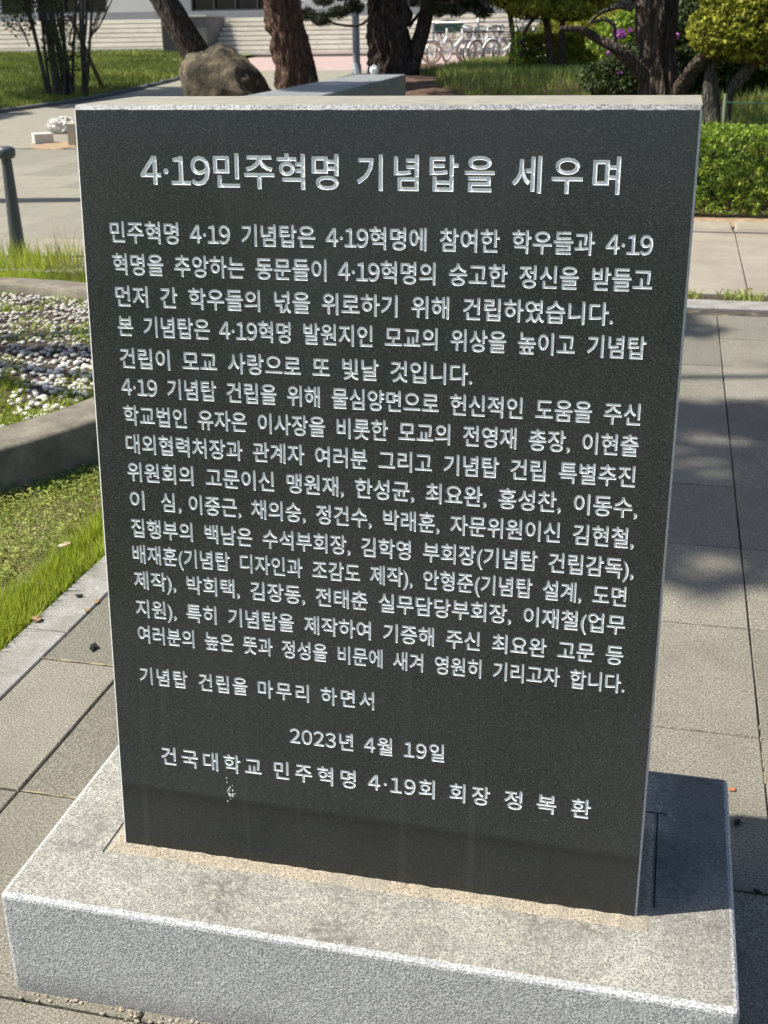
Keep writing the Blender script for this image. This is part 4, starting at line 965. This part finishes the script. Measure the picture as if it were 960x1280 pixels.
def bush(name, u, v, D, r, label, mat, n, leaf, petals=0, z=None):
    q = at(u, v, D); c = Vector((q.x, q.y, gz(q.x, q.y))); o = empty(name, c, label, 'shrub'); zz = q.z-c.z if z is None else z
    d = unit(n); lump = np.array([noise.noise(Vector(x*2.6)+Vector((u, 0, 0))) for x in d]); lump2 = np.array([noise.noise(Vector(x*8)+Vector((u, 0, 0))) for x in d])
    P = np.array([0, 0, zz])+d*np.array(r)*(1+.25*lump+.12*lump2-np.abs(RNG.normal(0, .12, n)))[:, None]; P = P[P[:, 2] > .02]; k = len(P)
    U, V = leaf_cards(P, leaf, .5, .2); link('foliage', cards_mesh('foliage', P, U, V, MAT[mat], np.clip(RNG.normal(.45, .28, k), 0, 1)), o, 'stuff')
    st = MB()
    for i in range(7): a = i*.9; st.tube([(0, 0, -.05), (.15*math.cos(a)*r[0], .15*math.sin(a)*r[1], zz*.6), (.6*math.cos(a)*r[0], .6*math.sin(a)*r[1], zz)], .018, 6)
    st.build('stems', MAT['grey_bark'], o, 'stuff')
    return o, c, q
def blossoms(root, spots, D):
    for k, (u, v, s) in enumerate(spots):
        c = np.array(at(u, v, D)-Vector(root.location)); n = 70; P = in_ball(n, c, (s, s, s*.8), .3); U, V = leaf_cards(P, s*.42, .7, .2)
        link('blossom_cluster', cards_mesh('blossom_cluster', P, U, V, MAT['petal'], RNG.uniform(0, 1, n)), root)
az, _, _ = bush('azalea_bush', 800, 62, 15.5, (.55, .5, .50), 'green azalea bush with purple flowers left of the old juniper trunk', 'box_leaf', 9000, .028)
blossoms(az, [(776, 43, .06), (771, 68, .05), (763, 66, .04), (768, 77, .05), (775, 80, .035), (788, 38, .03)], 14.9)
az2, _, _ = bush('azalea_bush', 862, 78, 15, (.75, .5, .62), 'dark azalea bush with two purple blooms right of the old juniper trunk', 'dark_leaf', 12000, .03)
blossoms(az2, [(835, 44, .06), (843, 45, .05), (775, 92, .03)], 14.4)
bush('dark_shrub', 800, 108, 14.6, (.62, .45, .42), 'dark leafy shrub at the foot of the old juniper', 'dark_leaf', 9000, .026)
bush('dark_shrub', 945, 95, 15.5, (.5, .5, .42), 'dark green shrub behind the grey stemmed juniper', 'dark_leaf', 8000, .03)
bush('light_shrub', 760, 40, 24, (1.3, .6, .40), 'sunlit yellow green shrub far behind the long juniper limb', 'juniper', 9000, .035)

# mound grass
def on_mound(n, x0, x1, y0, y1, cond):
    x = RNG.uniform(x0, x1, n); y = RNG.uniform(y0, y1, n); P = np.stack([x, y, mound(x, y)-.012], 1); return P[cond(x, y) & in_view(P, 60)]
gcond = lambda x, y: (x > -3.1 + (18-np.minimum(y, 18))*.37 + .2*np.sin(y*3)) & (y > 9.6)
Pm = on_mound(150000, -6, 5, 9.3, 27, gcond)[:60000]
o = grow('mound_grass', Pm, .15, .014, MAT['far_grass'], .4, np.clip(.5+.6*patch(Pm, .8, 3)+RNG.normal(0, .22, len(Pm)), 0, 1)); tag(o, 'rough green grass on the mound between the pines and junipers', 'grass')
Pm = on_mound(40000, .2, 5, 9.4, 13, lambda x, y: y < 13)[:14000]
o = grow('iris_leaves', Pm[Pm[:, 1] < 11.2][:5200], .30, .016, MAT['far_grass'], .18, None); tag(o, 'dark upright sword shaped leaves just behind the boxwood hedge', 'plants')
o = grow('sunlit_grass', Pm[Pm[:, 1] >= 11.2], .10, .012, MAT['far_grass'], .5, RNG.uniform(.4, 1, (Pm[:, 1] >= 11.2).sum())); tag(o, 'short sunlit grass around the grey stemmed juniper', 'grass')
def lawn_far(n, x0, x1, y0, y1):
    x = RNG.uniform(x0, x1, n); y = RNG.uniform(y0, y1, n); P = np.stack([x, y, lawn_z(x, y)], 1); return P[in_view(P, 60)]
Pk = np.concatenate([lawn_far(60000, -24, -12.45, 18, 36)[:36000], lawn_far(90000, -36, -15.7, 34, 54)[:22000]])
o = grow('far_grass', Pk, .14, .03, MAT['lawn_far'], .4, np.clip(.35+.8*patch(Pk, .5, 3)+RNG.normal(0, .2, len(Pk)), 0, 1)); tag(o, 'long green grass covering the far left lawn', 'grass')
a, b_ = at(126, 85, 40), at(236, 84.5, 40); a.z -= .25; b_.z = a.z
m = MB(); dv = b_-a; ln = dv.length; nk = 8
ck = empty('lawn_edging', a, 'pale low concrete edging crossing the far left lawn', 'edging'); ang = math.atan2(dv.y, dv.x); ck.rotation_euler.z = ang
for k in range(nk):
    m = MB(); m.box(ln*k/nk+.02, ln*(k+1)/nk-.02, -.15, .35, -.05, .34, .02); m.build('edging_stone', MAT['step'], ck)

# stake and cord
q = at(905, 172, 11.2); st = empty('bamboo_stake', (q.x, q.y, gz(q.x, q.y)), 'green bamboo stake behind the left end of the boxwood hedge', 'stake')
m = MB(); m.tube([(0, 0, -.05), at(907, 117, 11.2)-Vector(st.location)], .016, 8); m.build('cane', MAT['bamboo'], st)
m = MB(); a = at(905, 128, 11.2); b_ = at(1010, 126, 12.5); m.tube([a, a.lerp(b_, .3)-Z*.012, a.lerp(b_, .6)-Z*.014, b_], .0045, 5); k = m.build('garden_cord', MAT['twine']); tag(k, 'thin green cord stretched from the bamboo stake to the right', 'cord')

# ================================================================ STEPS AND BUILDING
D0 = 50.0
def FP(u, z=0, dd=0):                                 # a point of the facade line at horizontal picture position u
    t = u/960; Dd = 53-9*t*1.0; q = at(u, 60, Dd); return Vector((q.x, q.y, z))+DP*dd
fa, fb = FP(-160), FP(700); fx = (fb-fa).normalized(); fang = math.atan2(fx.y, fx.x); flen = (fb-fa).length
def s_of(u):                                          # distance along the facade for a picture position
    q = FP(u); return (q-fa).dot(fx)
zb0 = at(0, 70, 53).z; zb1 = at(480, 70, 48.5).z; zt0 = at(0, 27, 53).z; zt1 = at(480, 19.5, 48.5).z
z_base = (zb0+zb1)/2; z_top = (zt0+zt1)/2
steps = empty('stone_steps', (fa.x, fa.y, z_base), 'wide flight of pale stone steps below the far building', 'steps', rz=fang)
NS = 8; H_ = (z_top-z_base)/NS
s_l = s_of(228); s_r = s_of(282)
step_me = {}
def step_stone(lenq):
    k = round(lenq, 2)
    if k not in step_me:
        m = MB(); h = H_; m.v = []; 
        # riser with a projecting nosing above it
        m.box(0, k-.012, .05, .45, 0, .05); m.box(0, k-.012, -.045, .45, .05, h, .008)
        me = bpy.data.meshes.new('step_stone'); me.from_pydata(m.v, [], m.f); me.materials.append(MAT['step']); me.update(); step_me[k] = me
    return step_me[k]
for r_ in range(NS):
    x = -.6*(r_ % 2); cuts = []
    while x < s_of(640): cuts.append((x, x+1.5)); x += 1.5
    for a, b_ in cuts:
        for c0, c1 in ((a, min(b_, s_l)), (max(a, s_r), b_)):
            if c1-c0 > .12:
                o = link('step_stone', step_stone(c1-c0), steps); o.location = (c0, .30*r_, H_*r_)
core = MB(); core.box(-.6, flen, -.03, 6, -1.2, -.012)
for r_ in range(NS): core.box(-.6, flen, .30*r_+.4, 6, H_*r_-.01, H_*(r_+1)-.06)
core.build('step_core', MAT['plinth_grey'], steps)
pier = empty('stair_pier', fa+fx*(s_l+s_r)*.5+Z*z_base, 'dark grey concrete pier standing in front of the steps', 'pier', rz=fang)
wv = (s_r-s_l)/2
m = MB(); m.box(-wv, wv, -.5, 1.9, -1.0, H_*NS+.02, .02); m.build('pier_block', MAT['pier'], pier)
m = MB(); m.box(-wv*.95, wv*.28, -.52, -.49, -.15, H_*NS-.25); m.build('recessed_panel', MAT['dark_frame'], pier)
m = MB(); m.box(-wv-.04, wv+.04, -.55, 1.95, H_*NS+.025, H_*NS+.10, .02); m.build('pier_cap', MAT['plinth_grey'], pier)

bldg = empty('far_building', (fa.x, fa.y, z_top), 'pale faced building with dark window bands above the stone steps', 'building', rz=fang)
yb = .3*NS+1.4
def bp(name, u0, u1, z0, z1, mat, d0=0.0, d1=.5, parent=None):
    m = MB(); m.box(s_of(u0) if u0 > -500 else -25, s_of(u1), yb+d0, yb+d1, z0, z1); return m.build(name, mat, parent or bldg)
bp('base_course', -600, 1100, -.6, .30, MAT['plinth_grey'], -.05, .6)
for u0, u1 in ((110, 196), (335, 470), (640, 760)): bp('wall_panel', u0, u1, .304, 6.0, MAT['wall_white'], .0, .5)
bp('side_panel', 196, 222, .304, 6.0, MAT['plinth_grey'], .02, .5)
def window(u0, u1, n, mats=('frame')):
    f = bp('window', u0, u1, .304, .36, MAT['dark_frame'], .1, .4)
    s0, s1 = s_of(u0), s_of(u1)
    m = MB(); m.box(s0, s1, yb+.28, yb+.32, .362, 5.9); g_ = m.build('pane', MAT['glass'], f)
    for k in range(n+1):
        x = s0+(s1-s0)*k/n; m = MB(); m.box(x-.04, x+.04, yb+.12, yb+.27, .363, 5.9); m.build('mullion', MAT[mats] if isinstance(mats, str) and mats in MAT else MAT['frame'], f)
window(-160, 20, 3, 'frame'); window(20.5, 109.5, 3, 'dark_frame'); window(222.5, 334.5, 4, 'dark_frame'); window(470.5, 639.5, 6, 'dark_frame')
bp('white_column', 12, 18.5, .305, 6.0, MAT['frame'], -.05, .08)
bp('parapet', -600, 1100, 6.01, 7.4, MAT['wall_white'], -.3, .6)
bp('roof', -600, 1100, 7.41, 7.6, MAT['plinth_grey'], -.5, 8)
bp('back_wall', -600, 1100, -.6, 6.0, MAT['plinth_grey'], 7.5, 8)
bp('end_wall', 1040, 1060, .31, 5.99, MAT['wall_white'], .62, 7.4)

# ================================================================ BICYCLES, RAIL, SIGN
def bicycle(mats, label, group='bicycles parked at the rail'):
    root = empty('bicycle', (0, 0, 0), label, 'bicycle', group); fm, rm, tm = mats
    for x in (-.54, .54):
        m = MB(); m.torus((x, 0, .34), (1, 0, 0), (0, 0, 1), .315, .028, 28, 6); wo = m.build('wheel', tm, root)
        m = MB(); m.torus((x, 0, .34), (1, 0, 0), (0, 0, 1), .280, .020, 28, 6); m.build('rim', rm, wo)
        m = MB()
        for k in range(10): a = k*math.pi/5; m.tube([(x+.02*math.cos(a), 0, .34+.02*math.sin(a)), (x+.28*math.cos(a), 0, .34+.28*math.sin(a))], .004, 4)
        m.build('spokes', MAT['steel'], wo, 'stuff')
        m = MB(); vs = []; n = 14
        for k in range(n+1):
            a = .35+k*(2.5)/n
            for y in (-.03, .03): vs.append((x+.36*math.cos(a), y, .34+.36*math.sin(a)))
        m.add(vs, [(2*k, 2*k+1, 2*k+3, 2*k+2) for k in range(n)], True); m.build('mudguard', fm, root)
    m = MB(); m.tube([(.54, .05, .34), (.50, .05, .60), (.42, 0, .72), (.38, 0, 1.0)], .030, 8); m.tube([(.54, -.05, .34), (.50, -.05, .60), (.42, 0, .72)], .018, 8); m.build('fork', fm, root)
    m = MB(); m.tube([(.42, 0, .74), (.12, 0, .42), (-.10, 0, .30), (-.20, 0, .32)], .052, 8); m.tube([(-.12, 0, .30), (-.22, 0, .62), (-.28, 0, .86)], .036, 8); m.tube([(-.12, 0, .30), (-.54, 0, .34), (-.22, 0, .60)], .024, 6); m.build('frame', fm, root)
    m = MB(); m.box(-.42, -.16, -.09, .09, .86, .92, .02); m.build('saddle', MAT['tyre'], root)
    m = MB(); m.tube([(.30, -.28, 1.03), (.36, -.22, 1.04), (.38, 0, 1.0), (.36, .22, 1.04), (.30, .28, 1.03)], .016, 6); m.build('handlebar', MAT['tyre'], root)
    bk = MB()
    for z in (.72, .80, .88, .96):
        s_ = .11+.04*(z-.72)/.24; bk.tube([(.62-s_, -.14, z), (.62+s_, -.14, z), (.62+s_, .14, z), (.62-s_, .14, z), (.62-s_, -.14, z)], .006, 4)
    for k in range(5): x = .52+.05*k; bk.tube([(x, -.14, .70), (x, -.15, .97)], .005, 4); bk.tube([(x, .14, .70), (x, .15, .97)], .005, 4)
    bk.build('basket', MAT['dark_frame'], root, 'stuff')
    m = MB(); m.torus((-.10, .06, .30), (1, 0, 0), (0, 0, 1), .085, .012, 16, 5); m.build('chain_guard', fm, root)
    m = MB(); m.tube([(-.45, .08, .33), (-.52, .14, .02)], .01, 5); m.build('kickstand', MAT['steel'], root); return root
def copy_tree(o, parent=None):
    c = o.copy(); COL.objects.link(c); c.parent = parent
    for ch_ in list(o.children): copy_tree(ch_, c)
    return c
b1 = bicycle((MAT['white'], MAT['orange'], MAT['galv']), 'white shared bicycle with orange wheels, leftmost at the rail')
b2 = bicycle((MAT['white'], MAT['white'], MAT['post']), 'white framed bicycle with dark tyres beside the orange wheeled one')
b3 = bicycle((MAT['teal'], MAT['white'], MAT['teal']), 'pale teal bicycle seen between the juniper stems')
def zfar(x, y): return float(far_tilt(x, y))
def put_bike(b_, u, D, rz):
    q = at(u, 70, D); b_.location = (q.x, q.y, zfar(q.x, q.y)); b_.rotation_euler = (R(6), 0, YAW+rz)
put_bike(b1, 561, 38.5, R(8)); put_bike(b2, 597, 39.2, R(52)); put_bike(b3, 668, 39.2, R(28))
for k, (u, D, a_, src, lb) in enumerate([(584, 39.6, 70, b2, 'white bicycle parked end on, half hidden behind the orange wheeled one'), (609, 39.0, 40, b2, 'white bicycle left of the tall rail post'), (618, 39.5, 62, b2, 'white bicycle just right of the tall rail post'),
                                  (630, 39.0, 35, b2, 'white bicycle whose front wheel is behind the light green sapling'), (642, 39.6, 75, b2, 'white bicycle turned end on behind the sapling'), (655, 39.8, 55, b2, 'rightmost white bicycle, left of the teal one'), (548, 39.8, 60, b2, 'white bicycle behind the slanting pine stem'), (688, 40.0, 65, b2, 'dark wheeled bicycle in the shade right of the juniper stems')]):
    c = copy_tree(src); c['label'] = lb; put_bike(c, u, D, R(a_))
q = at(545, 80, 40.8); ra = empty('cycle_rail', (q.x, q.y, zfar(q.x, q.y)), 'grey steel rail fence behind the parked bicycles', 'rail', rz=YAW)
rl = 7.2
for z in (1.16, .62):
    m = MB(); m.tube([(-1.6, 0, z), (rl, 0, z)], .032, 8); m.build('rail_bar', MAT['steel'], ra)
for k in range(7):
    m = MB(); m.tube([(-1.5+1.42*k, 0, -.05), (-1.5+1.42*k, 0, 1.19+(.3 if k == 2 else 0))], .035, 8); m.build('rail_post', MAT['steel'], ra)
q = at(561, 80, 42.5); sg = empty('green_sign', (q.x, q.y, zfar(q.x, q.y)), 'dark green sign board with an arched top behind the bicycles', 'sign', rz=YAW)
m = MB(); n = 16; wd = .52; z0 = at(561, 40, 42.5).z-sg.location.z; ht = .24
pr = [(-wd, z0), (wd, z0)]+[(wd*math.cos(math.pi*k/n), z0+.14+ht*math.sin(math.pi*k/n)**.8) for k in range(n+1)]
vs = [(x, -.02, z) for x, z in pr]+[(x, .03, z) for x, z in pr]; N = len(pr)
m.add(vs, [tuple(range(N)), tuple(range(2*N-1, N-1, -1))]+[(i, (i+1) % N, N+(i+1) % N, N+i) for i in range(N)][::-1]); m.build('board', MAT['green_sign'], sg)
for x in (-.4, .4):
    m = MB(); m.tube([(x, .05, -.05), (x, .05, z0+.1)], .025, 8); m.build('post', MAT['steel'], sg)
# curved rail ribbon right of the sign
m = MB(); q = Vector(ra.location); m.tube([at(u, v, 42)-q for u, v in ((578, 34), (590, 36), (602, 38), (615, 34), (630, 33))], .06, 8); k = m.build('curved_rail', MAT['galv']); k.location = q; tag(k, 'wavy pale handrail right of the green sign', 'rail')

# ================================================================ DISTANT TREES
spec = [(800, 33, 1.9, 3.6, 'dense dark tree behind the purple azalea'), (850, 30, 2.0, 3.8, 'dense dark tree behind the old juniper trunk'),
        (905, 26, 1.9, 3.4, 'dense dark tree behind the right juniper crown'), (985, 24, 1.9, 3.6, 'dense dark tree at the right edge of the mound'), (748, 36, 1.5, 2.9, 'dense dark tree behind the clipped hedge')]
for k, (u, D, r, h, lb) in enumerate(spec):
    q = at(u, 80, D); b0 = Vector((q.x, q.y, float(mound(q.x, q.y)))); tr = empty('evergreen_tree', b0, lb, 'tree', 'dark trees behind the mound')
    trunk_obj('trunk', [(0, 0, -.3), (.1, 0, 1.2), (0, .1, 3.2)], [.2, .16, .1], MAT['dark_bark'], tr, 12, .1, k, 4)
    n = 9000; blobs = [((0, 0, h*.62), (r*.8, r*.6, h*.55))]+[((r*.6*math.cos(a), r*.5*math.sin(a), h*.45+.3*math.sin(a*3)), (r*.5, r*.45, h*.36)) for a in np.linspace(0, 5.5, 6)]
    P = np.concatenate([in_ball(n//3 if i == 0 else n//6, c, rr2, .35) for i, (c, rr2) in enumerate(blobs)]); P = P[P[:, 2] > .1]; U, V = leaf_cards(P, .11, .45, .1)
    link('crown', cards_mesh('crown', P, U, V, MAT['dark_leaf'], np.clip(RNG.normal(.35, .25, len(P)), 0, 1)), tr, 'stuff')
P = np.stack([RNG.uniform(2, 40, 26000), RNG.uniform(36, 44, 26000), RNG.uniform(0, 9, 26000)], 1); P[:, 2] *= (.75+.25*np.sin(P[:, 0]*.9))
U, V = leaf_cards(P, .30, .5, .1); o = link('wood', cards_mesh('wood', P, U, V, MAT['dark_leaf'], RNG.uniform(0, .8, len(P))), None, 'stuff'); tag(o, 'far dark wood closing the view behind the mound on the right', 'wood')
# trees left of the photograph whose shade falls into it
def shade_tree(x, y, H, blobs, label, r0=.2, lean=(0, 0)):
    tr = empty('tall_pine', (x, y, 0), label, 'tree', 'tall pines left of the stele')
    trunk_obj('trunk', [(0, 0, -.2), (lean[0]*.2, lean[1]*.2, H*.3), (lean[0]*.5, lean[1]*.5, H*.6), (lean[0], lean[1], H)], [r0, r0*.85, r0*.7, r0*.4], MAT['pine_bark'], tr, 24, .12, x, 8)
    P = []
    for c, r in blobs: P.append(in_ball(int(3000*r[0]*r[1]), c, r, .0))
    P = np.concatenate(P); nn = np.array([noise.noise(Vector(p)*1.7) for p in P]); P = P[nn > -.12]; U, V = leaf_cards(P, .13, .3, .2)
    link('crown', cards_mesh('crown', P, U, V, MAT['needle'], RNG.uniform(0, 1, len(P))), tr, 'stuff')
    for c, r in blobs:
        trunk_obj('limb', [(lean[0]*.5, lean[1]*.5, min(H*.7, c[2]*.8)), ((lean[0]*.5+c[0])/2, (lean[1]*.5+c[1])/2, (H*.6+c[2])/2), c], [.07, .05, .02], MAT['pine_bark'], tr, 8, .1, 1, 3)
shade_tree(-7.0, 2.05, 8.2, [((1.5, -1.5, 8.9), (1.5, .62, .4)), ((1.3, -.9, 9.2), (1.3, .6, .3)), ((2.3, .3, 9.6), (1.3, .35, .3)), ((.9, 1.2, 8.6), (.8, .4, .3))], 'tall pine just left of the view beside the planter', .16)
shade_tree(-10.6, 7.75, 8.5, [((3.4, .4, 8.9), (1.5, 1.2, .6)), ((3.0, 1.0, 8.1), (1.0, .8, .4))], 'tall pine left of the view across the plaza', .24, (2.4, .3))
shade_tree(-21, 17, 10, [((0, 0, 9), (2.8, 2.6, 1.2)), ((2, 1.6, 7.5), (1.8, 1.8, .7)), ((-1.5, -2, 8), (2, 1.8, .8))], 'tall pine on the far left lawn', .26)
shade_tree(-18.5, 24, 10, [((0, 0, 9), (2.6, 2.6, 1.2)), ((2, -1.6, 7.5), (1.8, 1.8, .7))], 'tall pine deeper on the far left lawn', .26)

# unseen trees and shrubs added behind the photographer for the polished stone to mirror
for k, (x, y, h, r0, lb) in enumerate([(2.9, -9.5, 8, .2, 'unseen tall pine added behind the photographer, nearest the paving'), (-1.6, -13, 8, .24, 'unseen tall pine added behind the photographer, in the middle'), (6.2, -14, 9, .26, 'unseen tall pine added behind the photographer, farthest to the right')]):
    shade_tree(x, y, h, [((0, 0, h+.3), (1.8, 1.6, .8)), ((.9, .5, h-.8), (1.2, 1, .5))], lb, r0, (.5, .2))
for k, (x, y, rx, lb) in enumerate([(0.6, -15.5, 2.2, 'unseen rounded shrub added behind the photographer, left of the path end'), (4.6, -15, 2.4, 'unseen rounded shrub added behind the photographer, right of the path end'), (-4.4, -14.5, 2.6, 'unseen broad shrub added behind the photographer on the left')]):
    o = empty('unseen_shrub', (x, y, 0), lb, 'shrub'); d = unit(5000); P = np.array([0, 0, .9])+d*np.array([rx, 1.1, 1.2+.3*k])*(1-np.abs(RNG.normal(0, .1, 5000)))[:, None]; P = P[P[:, 2] > 0]
    U, V = leaf_cards(P, .09, .5, .2); link('foliage', cards_mesh('foliage', P, U, V, MAT['box_leaf'], RNG.uniform(0, 1, len(P))), o, 'stuff')
    m = MB(); m.tube([(0, 0, -.1), (.1, 0, .9)], .06, 8); m.build('stem', MAT['grey_bark'], o)
